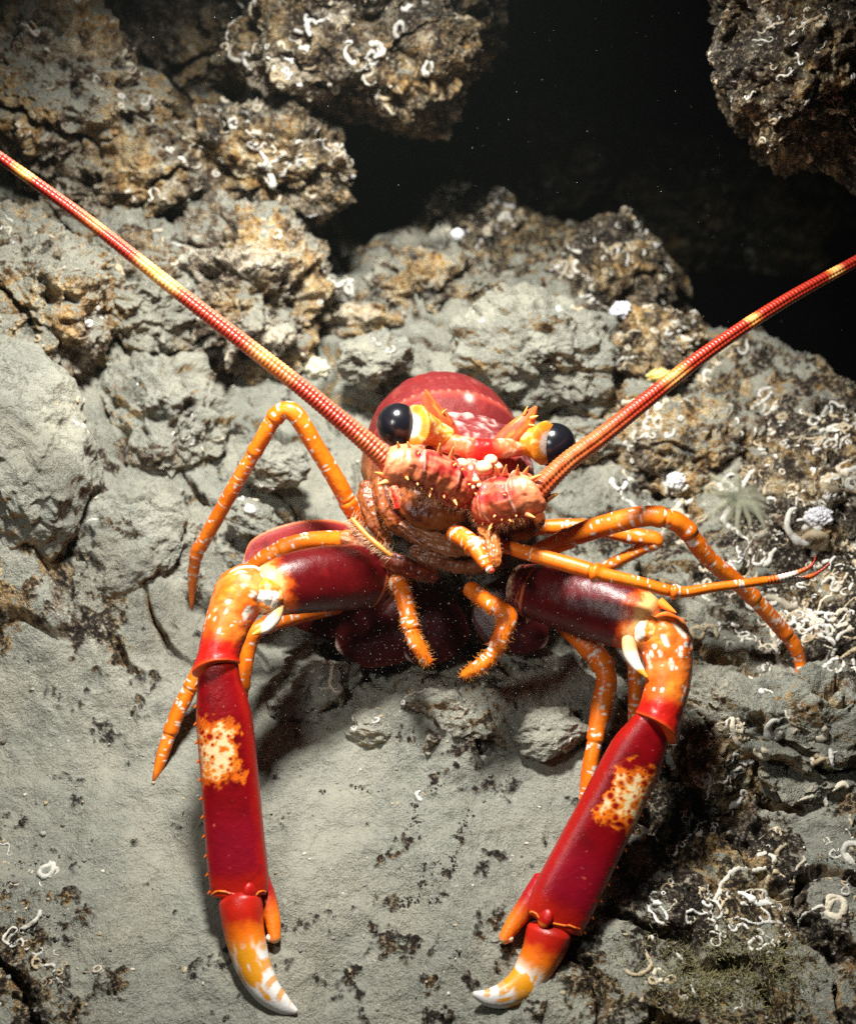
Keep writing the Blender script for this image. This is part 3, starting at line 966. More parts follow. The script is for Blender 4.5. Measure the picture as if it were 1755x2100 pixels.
def limb_col(l, spots, base=ORANGE, bands=(), seed=0, shade=0.35, wn=0.30):
    P = l.V
    n = fbm(P / 0.9, 4, 0.55, 120 + seed)
    C = np.tile(base, (len(P), 1))
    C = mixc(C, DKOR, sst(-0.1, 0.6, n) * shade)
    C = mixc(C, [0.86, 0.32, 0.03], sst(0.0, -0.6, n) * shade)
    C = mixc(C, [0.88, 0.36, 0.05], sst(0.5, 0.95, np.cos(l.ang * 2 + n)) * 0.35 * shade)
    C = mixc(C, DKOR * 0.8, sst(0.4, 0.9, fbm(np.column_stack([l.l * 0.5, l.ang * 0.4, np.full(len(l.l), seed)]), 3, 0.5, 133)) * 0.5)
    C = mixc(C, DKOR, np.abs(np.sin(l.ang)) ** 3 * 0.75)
    wob = fbm(P / 0.25, 2, 0.5, 130 + seed) * 0.05
    for t, wd, amt in bands:               # white rings
        d = np.abs(l.l - t * l.length) + wob + 0.06 * np.sin(l.ang * 2 + seed)
        gap = sst(-0.05, 0.2, perlin(np.column_stack([l.ang * 0.9, np.full(len(l.ang), t * 40 + seed), 0 * l.ang]), 7))
        C = mixc(C, WHITE, sst(wd, wd * 0.6, d) * amt * gap)
    for t, a, ra, rb in spots:             # white spots
        da = (l.ang - a + np.pi) % (2 * np.pi) - np.pi
        q = ((l.l - t * l.length) / ra) ** 2 + (da * np.maximum(l.R, 0.1) / rb) ** 2 + wob * 2
        C = mixc(C, WHITE, sst(1.15, 0.75, q))
    return C


def rand_spots(n, seed, t0=0.05, t1=0.95, r0=0.06, r1=0.13):
    rr = random.Random(seed)
    return [(rr.uniform(t0, t1), rr.uniform(0, 2 * math.pi), rr.uniform(r0, r1) * rr.choice((1, 1, 1.8)), rr.uniform(r0, r1)) for _ in range(n)]


def dashes(n, seed):
    rr = random.Random(seed + 77)
    return [(rr.uniform(0.04, 0.95), rr.uniform(-1.6, 1.6) % 6.283, rr.uniform(0.03, 0.05), rr.uniform(0.10, 0.24)) for _ in range(n)]


def leg(rows, joints, seed, nsp=26, tip=True, name="walking_leg", bands=None, fuzz=0):
    ctrl = D(rows)
    ctrl[:, 3] *= 0.88
    def dsp(s):
        d = np.zeros(len(s.l))
        for t in joints:                   # swollen ends of the leg's segments and the crease between them
            x = s.l - t * s.length
            d += s.R * (0.09 * np.exp(-((x + 0.16) / 0.24) ** 2) - 0.13 * np.exp(-((x - 0.04) / 0.05) ** 2) - 0.06 * np.exp(-((x - 0.25) / 0.25) ** 2))
        return d + 0.012 * fbm(s.V / 0.3, 3, 0.5, seed)
    l = Loft(ctrl, 0.95, na=36, step=0.05, cap=(0.6, 0.9), disp=dsp)
    bn = [(t + 0.012, 0.09, 0.95) for t in joints] + [(t + 0.10, 0.05, 0.9) for t in joints] + [(t - 0.07, 0.05, 0.9) for t in joints] if bands is None else bands
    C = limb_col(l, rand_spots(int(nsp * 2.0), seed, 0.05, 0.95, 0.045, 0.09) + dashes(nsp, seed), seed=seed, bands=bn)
    if tip:
        C = mixc(C, [0.30, 0.07, 0.01], sst(0.965, 1.0, l.t))
    mb = MB()
    l.into(mb, C)
    o = mb.build(name, M_SHELL, LOB)
    if fuzz:
        add_bristles(o, l, fuzz, seed)
    return o, l


def add_bristles(parent, l, n, seed, ln=0.28, t0=0.1, t1=1.0, a0=0, a1=6.28, c=(0.55, 0.22, 0.03), r=0.012, lean=0.5):
    rr = random.Random(seed + 5)
    mb = MB()
    for _ in range(n):
        p, nn = l.at(rr.uniform(t0, t1), rr.uniform(a0, a1) % (2 * math.pi))
        i = min(l.n - 2, max(0, int(rr.uniform(t0, t1) * l.n)))
        tg = l.axis[i + 1] - l.axis[i]
        tg = tg / (np.linalg.norm(tg) + 1e-9)
        d = nn + tg * lean + np.array([rr.gauss(0, .25) for _ in range(3)])
        mb.cone(p - nn * 0.02, d, ln * rr.uniform(0.5, 1.2), r, np.array(c), np.array(c) * 1.5, 4, 2)
    o = mb.build("bristles", M_SOFT, parent)
    o['kind'] = 'stuff'


# walking legs
leg([(745, 1075, 53.5, 44), (722, 1045, 52.6, 42), (690, 985, 51.8, 42), (645, 912, 51.0, 42), (608, 852, 50.4, 44), (582, 842, 50.4, 42), (560, 862, 50.6, 40), (535, 905, 51, 36),
     (480, 1000, 52.2, 34), (418, 1110, 53.8, 33), (404, 1135, 54.2, 31), (396, 1185, 55, 24), (393, 1252, 'g', 6)], (0.09, 0.40, 0.50, 0.84), 1, 44)
leg([(770, 1120, 52.5, 40), (700, 1108, 51.5, 44), (620, 1112, 50.5, 42), (555, 1138, 50.5, 42), (505, 1185, 51, 42), (452, 1300, 51.2, 40), (405, 1385, 51, 38), (365, 1462, 50.9, 36),
     (338, 1535, 50.7, 30), (327, 1570, 50.6, 24), (315, 1603, 'g', 7)], (0.28, 0.40, 0.74, 0.87), 2, 40)
leg([(700, 1240, 54, 40), (600, 1265, 52, 40), (530, 1290, 51, 40), (510, 1330, 51, 36), (500, 1390, 51, 34), (490, 1470, 51, 30), (480, 1550, 'g', 8)], (0.4, 0.7), 3, 14)
leg([(1090, 1140, 53.5, 44), (1130, 1120, 52.8, 46), (1200, 1090, 51.6, 50), (1300, 1062, 50.4, 50), (1352, 1060, 50, 48), (1400, 1080, 50.2, 46), (1452, 1145, 51, 42), (1530, 1212, 52, 38),
     (1600, 1288, 53, 36), (1628, 1325, 53.3, 34), (1641, 1365, 53.5, 26), (1638, 1418, 'g', 8)], (0.12, 0.36, 0.44, 0.70, 0.84), 4, 40)
leg([(1085, 1085, 55, 34), (1140, 1080, 54.6, 36), (1215, 1082, 54.2, 36), (1290, 1098, 53.8, 40), (1345, 1108, 53.5, 36), (1310, 1128, 54, 30), (1240, 1165, 55, 28), (1180, 1210, 56, 24), (1150, 1260, 56.5, 10)],
    (0.22, 0.52), 5, 22)
leg([(1130, 1250, 53.5, 50), (1190, 1310, 52, 52), (1228, 1352, 51.4, 54), (1243, 1392, 51, 50), (1232, 1455, 50.6, 50), (1219, 1520, 50.2, 38), (1206, 1590, 50.0, 36), (1196, 1650, 49.8, 22), (1190, 1690, 'g', 8)],
    (0.28, 0.36, 0.66, 0.93), 6, 26)
leg([(1230, 1270, 54, 36), (1290, 1330, 52, 36), (1302, 1390, 51.6, 34), (1300, 1475, 51.5, 30), (1296, 1540, 'g', 10)], (0.45,), 7, 10)

# hairy mouth legs
leg([(800, 1180, 51, 40), (822, 1205, 49.5, 44), (834, 1250, 49, 40), (845, 1300, 48.8, 38), (862, 1335, 48.7, 34), (882, 1365, 48.8, 22)], (0.25, 0.66), 8, 16, False, "mouth_leg", None, 380)
leg([(960, 1205, 51, 40), (1000, 1235, 49.5, 42), (1040, 1262, 48.8, 46), (1030, 1300, 48.5, 42), (1008, 1345, 48.4, 38), (975, 1372, 48.4, 34), (945, 1388, 48.5, 18)], (0.36, 0.7), 9, 12, False, "mouth_leg", None, 480)


# --- claw arms
def claw(merus, carpus, palm, finger, thumb, fl, seed, spur, jag, thumb_side, knob):
    mb = MB()
    l = Loft(D(merus), [0.9, 0.9, 0.9], na=96, step=0.05, cap=(0.5, 0.45), power=0.9, disp=lambda s: 0.02 * fbm(s.V / 0.5, 3, 0.5, seed))
    n = fbm(l.V / 1.1, 4, 0.55, 200 + seed)
    C = np.tile(DKRED, (len(l.V), 1))
    C = mixc(C, [0.15, 0.004, 0.005], sst(0.1, 0.6, n) * 0.8)
    C = mixc(C, [0.10, 0.003, 0.004], sst(-0.1, -0.6, n) * 0.7)
    fl1 = l.t + 0.05 * n + 0.03 * fbm(l.V / 0.2, 3, 0.6, 212)
    C = mixc(C, DKOR, sst(0.80, 0.87, fl1))
    C = mixc(C, [0.86, 0.46, 0.16], sst(0.86, 0.92, fl1))
    C = mixc(C, [0.50, 0.13, 0.05], sst(0.075, 0.068, np.abs(fl1 - 0.14)) * sst(0.008, 0.0, np.abs(np.abs(fl1 - 0.14) - 0.0)) )
    C = mixc(C, [0.55, 0.12, 0.04], sst(0.012, 0.005, np.abs(l.t - 0.17 + 0.03 * np.sin(l.ang))))
    C = mixc(C, [0.70, 0.45, 0.28], sst(0.10, 0.04, fl1))
    C = mixc(C, [0.14, 0.004, 0.012], sst(0.62, 0.9, fbm(l.V / 0.14, 2, 0.5, 210)) * 0.5)
    l.into(mb, C)
    pm, nm = l.at(0.17, 1.35 if fl > 0 else 1.35)
    mb.cone(pm - nm * 0.1, nm, 0.35, 0.16, np.array([0.5, 0.12, 0.05]), WHITE, 10, 6)
    arm = mb.build("claw_arm", M_SHELL, LOB)

    # carpus: orange with white spots, red flared lower end, pale spur
    mb = MB()
    def dc(s):
        d = 0.10 * s.R * sst(0.86, 0.97, s.t) - 0.02 + 0.06 * s.R * sst(0.5, 0.9, s.t) * np.cos(s.ang * 2)
        q = np.clip(1 - worley(s.V / 0.62, seed) * 1.5, 0, 1)
        return d + 0.10 * q * sst(0.6, 0.2, s.t) + 0.03 * fbm(s.V / 0.35, 3, 0.5, seed)
    l = Loft(D(carpus), 0.95, na=96, step=0.05, cap=(0.8, 0.15), disp=dc)
    sp = rand_spots(26, seed + 40, 0.02, 0.5, 0.08, 0.17) + rand_spots(24, seed + 41, 0.3, 0.72, 0.04, 0.09)
    C = limb_col(l, sp, base=np.array([0.74, 0.135, 0.012]), seed=seed, shade=0.6)
    n = fbm(l.V / 0.9, 4, 0.55, 220 + seed)
    C = mixc(C, [0.80, 0.30, 0.08], sst(0.0, 0.5, n) * sst(0.75, 0.4, l.t) * 0.6)
    C = mixc(C, [0.50, 0.010, 0.006], sst(0.62, 0.88, l.t + 0.14 * n))
    C = mixc(C, [0.78, 0.09, 0.012], sst(0.93, 0.985, l.t))
    lipw = 0.5 + 0.5 * np.sin(l.ang) * fl
    l.V = l.V + np.gradient(l.axis, axis=0)[-3] / np.linalg.norm(np.gradient(l.axis, axis=0)[-3]) * (sst(0.80, 1.0, l.t) * (0.75 * lipw ** 2.5 - 0.15))[:, None]
    l.into(mb, C)
    for (a, b, ln, r, c0, c1) in spur:
        p = W(*a)
        q = W(*b)
        mb.cone(p, q - p, np.linalg.norm(q - p), r, np.array(c0), np.array(c1), 16, 12, 3.0)
    kx, ky, kd = knob[0]
    v9, f9 = ico(5)
    V9 = v9 * 0.80 * (1 + 0.10 * fbm(v9 * 2 + seed, 3, 0.5, 66))[:, None] * np.array([1, 1, 1.05]) + W(kx, ky, kd)
    C9 = mixc(np.tile(np.array([0.80, 0.22, 0.02]), (len(v9), 1)), [0.86, 0.50, 0.22], sst(0.0, 0.5, fbm(v9 * 2.5, 3, 0.5, seed)))
    rq = random.Random(seed + 3)
    for _ in range(22):
        dq = np.array([rq.gauss(0, 1), rq.gauss(0, 1), rq.gauss(0, 1)])
        dq /= np.linalg.norm(dq)
        C9 = mixc(C9, WHITE, sst(0.0, 0.02, (v9 @ dq) - rq.uniform(0.93, 0.975)))
    mb.add(V9, None, f9, C9)
    sp = Loft(D(knob[1]), 0.9, na=36, step=0.03, cap=(0.6, 0.6))
    C9 = mixc(np.tile(np.array([0.72, 0.45, 0.20]), (len(sp.V), 1)), WHITE, sst(0.25, 0.5, sp.t + 0.1 * fbm(sp.V / 0.4, 3, 0.5, 67)))
    C9 = mixc(C9, [0.80, 0.30, 0.02], sst(0.74, 0.82, sp.t + 0.05 * np.sin(sp.ang)))
    sp.into(mb, C9)
    mb.build("wrist", M_SHELL, arm)

    # palm: deep red, one cream band flecked with red
    mb = MB()
    l = Loft(D(palm), [0.8, 0.68, 0.58, 0.55], na=150, step=0.045, cap=(0.3, 0.22), power=0.78,
             disp=lambda s: 0.005 * fbm(s.V / 0.25, 3, 0.6, seed) + 0.02 * np.clip(1 - worley(s.V / 0.45, 9) * 2.4, 0, 1) * sst(0.1, 0.4, perlin(s.V / 0.9, 6)))
    n = fbm(l.V / 0.8, 5, 0.6, 230 + seed)
    n2 = fbm(l.V / 0.28, 3, 0.55, 231 + seed)
    C = np.tile(RED, (len(l.V), 1))
    C = mixc(C, DKRED, sst(-0.1, 0.6, n) * 0.7)
    C = mixc(C, [0.55, 0.20, 0.16], sst(0.10, 0.04, worley(l.V / 0.24, 15)) * 0.75)
    C = mixc(C, [0.26, 0.004, 0.018], sst(0.55, 0.75, l.t) * sst(0.95, 0.85, l.t) * 0.6)
    lat = np.sin(l.ang)                    # -1..1 across
    tb = l.t + 0.07 * n + 0.035 * n2
    edge = -lat * fl
    patch = sst(0.20, 0.31, tb) * sst(0.55, 0.45, tb) * sst(0.60, 0.30, edge + 0.45 * n + 0.15 * n2)
    C = mixc(C, [0.72, 0.12, 0.006], sst(0.15, 0.6, patch))
    inner = sst(0.75, 1.0, patch)
    C = mixc(C, [0.86, 0.34, 0.03], inner * sst(-0.6, -0.1, n2))
    C = mixc(C, [0.86, 0.66, 0.36], inner * sst(-0.32, -0.10, n2 + 0.25 * n))
    for sc9, r9, sd9 in ((0.50, 0.30, 11), (0.30, 0.22, 12)):
        wv = worley(l.V / sc9, sd9 + seed)
        C = mixc(C, [0.80, 0.20, 0.012], sst(0.1, 0.5, patch) * sst(r9 + 0.22, r9 + 0.06, wv) * 0.9)
        C = mixc(C, [0.30, 0.006, 0.005], sst(0.1, 0.5, patch) * sst(r9 + 0.04, r9 - 0.06, wv))
    C = mixc(C, [0.50, 0.30, 0.22], sst(-0.80, -0.95, edge) * sst(0.1, 0.3, l.t) * 0.7)
    C = mixc(C, [0.80, 0.11, 0.012], sst(0.945, 0.99, l.t + 0.02 * n))
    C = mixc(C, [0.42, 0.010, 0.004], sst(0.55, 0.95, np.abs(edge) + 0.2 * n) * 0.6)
    C = mixc(C, [0.48, 0.014, 0.005], sst(0.86, 0.95, l.t + 0.03 * n) * 0.8)
    C = mixc(C, [0.50, 0.015, 0.006], sst(0.08, 0.0, l.t) * 0.8)
    C = mixc(C, [0.75, 0.16, 0.10], sst(0.13, 0.06, worley(l.V / 0.62, 13)) * sst(0.1, 0.3, perlin(l.V / 1.5, 14)) * 0.8)
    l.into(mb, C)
    for k in range(jag):                   # row of small orange teeth down the outer edge
        t = 0.10 + 0.86 * k / (jag - 1)
        p, nn = l.at(t, 1.25 if fl > 0 else 2 * math.pi - 1.25)
        i = int(np.argmin(np.abs(l.tt - t)))
        tg = l.axis[min(i + 1, l.n - 1)] - l.axis[i - 1]
        tg /= np.linalg.norm(tg)
        mb.cone(p - nn * 0.03, nn + tg * 0.5, 0.20, 0.10, DKOR * 0.8, np.array([0.8, 0.2, 0.03]), 9, 6)
    # hinge: a lobe that overlaps the finger's base and a raised rim on either side of it
    def rim(a0, a1, t0, t1, r):
        pts = []
        for q in np.linspace(0, 1, 12):
            p, nn = l.at(t0 + (t1 - t0) * math.sin(math.pi * q), (a0 + (a1 - a0) * q) % (2 * math.pi))
            pts.append(np.append(p - nn * 0.02, r))
        k = Loft(np.array(pts), 1.0, np.array([.2, .5, .8]), na=12, step=0.03, cap=(1, 1))
        k.into(mb, mixc(np.tile(np.array([0.78, 0.20, 0.02]), (len(k.V), 1)), [0.45, 0.02, 0.01], sst(0.0, 0.5, fbm(k.V / 0.3, 2, 0.5, 5))))
    rim(-0.30 * fl, 1.35 * fl, 0.985, 0.955, 0.055)
    rim(-0.55 * fl, -1.35 * fl, 0.985, 0.965, 0.05)
    pe, ne = l.at(0.965, (-0.40 * fl) % 6.283)
    tg = l.axis[-4] - l.axis[-16]
    tg = tg / np.linalg.norm(tg)
    vv, ff = ico(5)
    sd = np.cross(tg, ne)
    L9 = np.outer(vv[:, 0], tg) * 0.42 + np.outer(vv[:, 1], sd) * 0.34 + np.outer(vv[:, 2], ne) * 0.20
    C9 = mixc(np.tile(np.array([0.42, 0.008, 0.006]), (len(vv), 1)), [0.80, 0.18, 0.015], sst(0.35, 0.8, vv[:, 0]))
    mb.add(pe - ne * 0.06 + L9, None, ff, C9)
    palm_o = mb.build("palm", M_SHELL, arm)

    # movable finger: red base through orange to white with amber blotches
    mb = MB()
    l = Loft(D(finger), 0.8, na=80, step=0.035, cap=(0.5, 1.0), power=0.92,
             disp=lambda s: 0.05 * s.R * np.cos(s.ang * 3 + 0.6) * sst(0.9, 0.3, s.t))
    n = fbm(l.V / 0.55, 4, 0.55, 240 + seed)
    lat = -np.sin(l.ang) * fl
    C = np.tile(np.array([0.50, 0.015, 0.006]), (len(l.V), 1))
    tt = l.t + 0.06 * n - 0.10
    C = mixc(C, [0.80, 0.15, 0.006], sst(0.06, 0.20, tt))
    C = mixc(C, [0.74, 0.29, 0.012], sst(0.18, 0.34, tt))
    C = mixc(C, [0.22, 0.006, 0.005], sst(0.14, 0.0, l.t) * sst(0.9, 0.2, np.abs(lat)) * 0.8)
    st = fbm(np.column_stack([l.l * 0.75, lat * 1.6 * np.cos(l.ang * 0.5), np.full(len(l.l), seed)]), 3, 0.55, 250)
    wh = sst(0.20, 0.42, tt) * sst(-0.30, -0.02, st + 0.55 * sst(0.45, 0.9, tt) - 0.20)
    C = mixc(C, [0.76, 0.73, 0.70], wh)
    amb = sst(0.5, 0.6, l.t) * sst(0.95, 0.9, l.t) * sst(0.2, 0.45, np.cos(l.l * 9 + lat * 1.2)) * sst(0.1, 0.6, lat)
    C = mixc(C, [0.66, 0.28, 0.03], amb * 0.85)
    C = mixc(C, [0.30, 0.16, 0.05], sst(0.985, 1.0, l.t) * 0.7)
    l.into(mb, C)
    mb.build("finger", M_SHELL, arm)

    # short fixed thumb
    mb = MB()
    l = Loft(D(thumb), 0.9, na=48, step=0.035, cap=(0.6, 0.9), disp=lambda s: 0.015 * fbm(s.V / 0.2, 3, 0.5, seed))
    C = mixc(np.tile(np.array([0.36, 0.008, 0.012]), (len(l.V), 1)), [0.80, 0.17, 0.01], sst(0.35, 0.75, l.t))
    C = mixc(C, [0.85, 0.5, 0.22], sst(0.94, 1.0, l.t))
    l.into(mb, C)
    tip, _ = l.at(0.93, (1.57 if fl > 0 else 4.71))
    tip2, nn = l.at(0.86, (4.71 if fl > 0 else 1.57))
    mb.ball(l.axis[int(l.n * 0.90)] - CR * 0.22 * thumb_side, 0.17, WHITE)
    mb.build("thumb", M_SHELL, arm)
    return arm


W1, O1 = (0.80, 0.66, 0.48), (0.78, 0.28, 0.03)
claw([(800, 1195, 51.5, 96), (765, 1185, 50.8, 122), (690, 1185, 49.6, 136), (610, 1195, 48.4, 128), (560, 1210, 47.8, 112), (530, 1222, 47.5, 92)],
     [(545, 1205, 47.6, 104), (500, 1215, 47.1, 112), (472, 1265, 46.7, 98), (456, 1315, 46.4, 92), (447, 1350, 46.2, 92), (444, 1368, 46.1, 90)],
     [(450, 1352, 46.2, 74), (450, 1400, 46.2, 88), (460, 1475, 46.2, 112), (472, 1600, 46.1, 117), (482, 1720, 45.9, 120), (490, 1800, 45.7, 121), (492, 1842, 45.6, 114)],
     [(493, 1828, 45.5, 84), (495, 1862, 45.2, 88), (502, 1915, 44.9, 80), (518, 1975, 44.5, 72), (545, 2027, 44.1, 58), (580, 2060, 43.9, 38), (611, 2076, 43.75, 8)],
     [(522, 1775, 46.7, 40), (543, 1835, 46.1, 42), (559, 1887, 45.6, 33), (565, 1935, 45.1, 22)],
     1, 21, [((505, 1195, 46.6), (476, 1222, 46.2), 0, 0.2, W1, O1), ((405 + 20, 1330, 46.4), (408, 1400, 46.3), 0, 0.2, (0.6, 0.05, 0.01), (0.8, 0.2, 0.02))], 12, 1,
     ((546, 1222, 47.0), [(568, 1235, 47.1, 32), (562, 1264, 46.8, 31), (546, 1287, 46.5, 22), (517, 1302, 46.0, 4)]))
claw([(1050, 1205, 51.5, 92), (1090, 1212, 50.8, 112), (1160, 1225, 49.8, 136), (1250, 1250, 48.6, 142), (1310, 1275, 47.8, 128), (1345, 1290, 47.4, 96)],
     [(1325, 1290, 47.5, 104), (1358, 1310, 47.1, 112), (1370, 1365, 46.7, 98), (1366, 1415, 46.4, 94), (1354, 1460, 46.2, 96), (1345, 1490, 46.1, 92)],
     [(1352, 1465, 46.2, 70), (1330, 1500, 46.2, 88), (1303, 1550, 46.2, 112), (1254, 1650, 46.0, 121), (1200, 1755, 45.6, 127), (1155, 1845, 45.2, 130), (1132, 1902, 45.0, 116)],
     [(1132, 1890, 44.9, 88), (1124, 1925, 44.8, 92), (1108, 1965, 44.6, 80), (1082, 2008, 44.4, 72), (1045, 2036, 43.8, 56), (1005, 2046, 43.5, 38), (968, 2038, 43.3, 8)],
     [(1118, 1795, 46.0, 40), (1086, 1848, 45.6, 42), (1053, 1895, 45.2, 34), (1028, 1934, 44.8, 22)],
     -1, 22, [((1352, 1235, 47.4), (1388, 1258, 46.9), 0, 0.25, O1, O1), ((1376, 1470, 46.2), (1369, 1532, 45.8), 0, 0.28, (0.7, 0.06, 0.01), (0.86, 0.5, 0.2)), ((1395, 1310, 46.8), (1408, 1340, 46.5), 0, 0.16, W1, W1)], 12, -1,
     ((1328, 1298, 47.0), [(1290, 1300, 47.1, 32), (1292, 1336, 46.8, 31), (1305, 1364, 46.5, 22), (1328, 1390, 46.0, 4)]))

# --- eyes on their orange stalks
def eye(ball, r, stalk, seed):
    mb = MB()
    l = Loft(D(stalk), 0.95, na=64, step=0.03, cap=(0.4, 0.2), disp=lambda s: 0.05 * fbm(s.V / 0.35, 3, 0.5, seed))
    n = fbm(l.V / 0.5, 4, 0.55, seed)
    C = mixc(np.tile(np.array([0.64, 0.22, 0.016]), (len(l.V), 1)), [0.70, 0.17, 0.02], sst(0.0, 0.5, n))
    C = mixc(C, [0.78, 0.48, 0.18], sst(0.05, 0.3, fbm(np.column_stack([l.l * 1.2, l.ang * 1.6, np.full(len(l.l), seed)]), 3, 0.6, 9)) * 0.85)
    C = mixc(C, [0.70, 0.66, 0.58], sst(0.98, 0.994, l.t))
    l.into(mb, C)
    o = mb.build("eyestalk", M_SHELL, LOB)
    m2 = MB()
    m2.ball(W(*ball), r, np.array([0.01, 0.01, 0.012]), (1, 1, 1.05), 6)
    m2.build("eyeball", M_EYE, o)


eye((816, 872, 48.2), 0.98, [(925, 900, 48.9, 42), (893, 890, 48.5, 52), (872, 880, 48.1, 66), (856, 875, 47.8, 84), (845, 873, 47.55, 97)], 31)
eye((1136, 913, 49.5), 1.02, [(1050, 905, 49.7, 42), (1072, 905, 49.5, 52), (1094, 906, 49.2, 66), (1111, 908, 48.9, 84), (1123, 909, 48.65, 98)], 32)

# bridge between the eyes
mb = MB()
l = Loft(D([(885, 900, 48.8, 44), (925, 910, 48.7, 42), (980, 922, 48.7, 46), (1030, 920, 49, 42), (1085, 908, 49.6, 44)]), 0.8, na=48, step=0.04, disp=lambda s: 0.05 * fbm(s.V / 0.4, 3, 0.5, 33))
C = mixc(np.tile(np.array([0.78, 0.13, 0.045]), (len(l.V), 1)), [0.85, 0.40, 0.24], sst(0.1, 0.5, np.abs(fbm(l.V / 0.5, 3, 0.5, 34))))
C = mixc(C, [0.60, 0.01, 0.008], sst(0.2, 0.05, np.abs(l.t - 0.5)))
l.into(mb, C)
mb.build("eye_bridge", M_SHELL, LOB)


def horn(rows, seed, teeth):
    mb = MB()
    l = Loft(D(rows), 0.5, na=40, step=0.03, cap=(0.3, 0.6), disp=lambda s: 0.10 * s.R * ridged(np.column_stack([s.ang * 1.5, s.l * 0.4, 0 * s.l]), 2, 0.5, seed) - 0.05 * s.R)
    C = mixc(np.tile(np.array([0.34, 0.06, 0.02]), (len(l.V), 1)), [0.66, 0.20, 0.03], sst(-0.1, 0.5, fbm(np.column_stack([l.ang * 2, l.l * 0.8, 0 * l.l]), 3, 0.5, seed)))
    C = mixc(C, [0.50, 0.05, 0.03], sst(0.4, 0.1, l.t))
    l.into(mb, C)
    for a, b, r in teeth:
        p, q = W(*a), W(*b)
        mb.cone(p, q - p, np.linalg.norm(q - p), r, np.array([0.62, 0.16, 0.03]), np.array([0.85, 0.45, 0.12]))
    mb.build("horn", M_SHELL, LOB)


horn([(935, 905, 49.2, 40), (908, 885, 48.9, 60), (892, 855, 48.7, 50), (880, 826, 48.5, 28), (872, 799, 48.3, 4)], 35, [((905, 850, 48.6), (916, 838, 48.3), 0.1)])
horn([(1015, 925, 49.3, 40), (1045, 900, 49.2, 50), (1068, 878, 49.1, 48), (1085, 855, 49, 30), (1100, 833, 48.8, 6)], 36,
     [((1088, 858, 48.9), (1104, 852, 48.7), 0.12), ((1075, 850, 48.9), (1082, 832, 48.7), 0.1), ((1085, 872, 48.9), (1097, 872, 48.7), 0.09)])


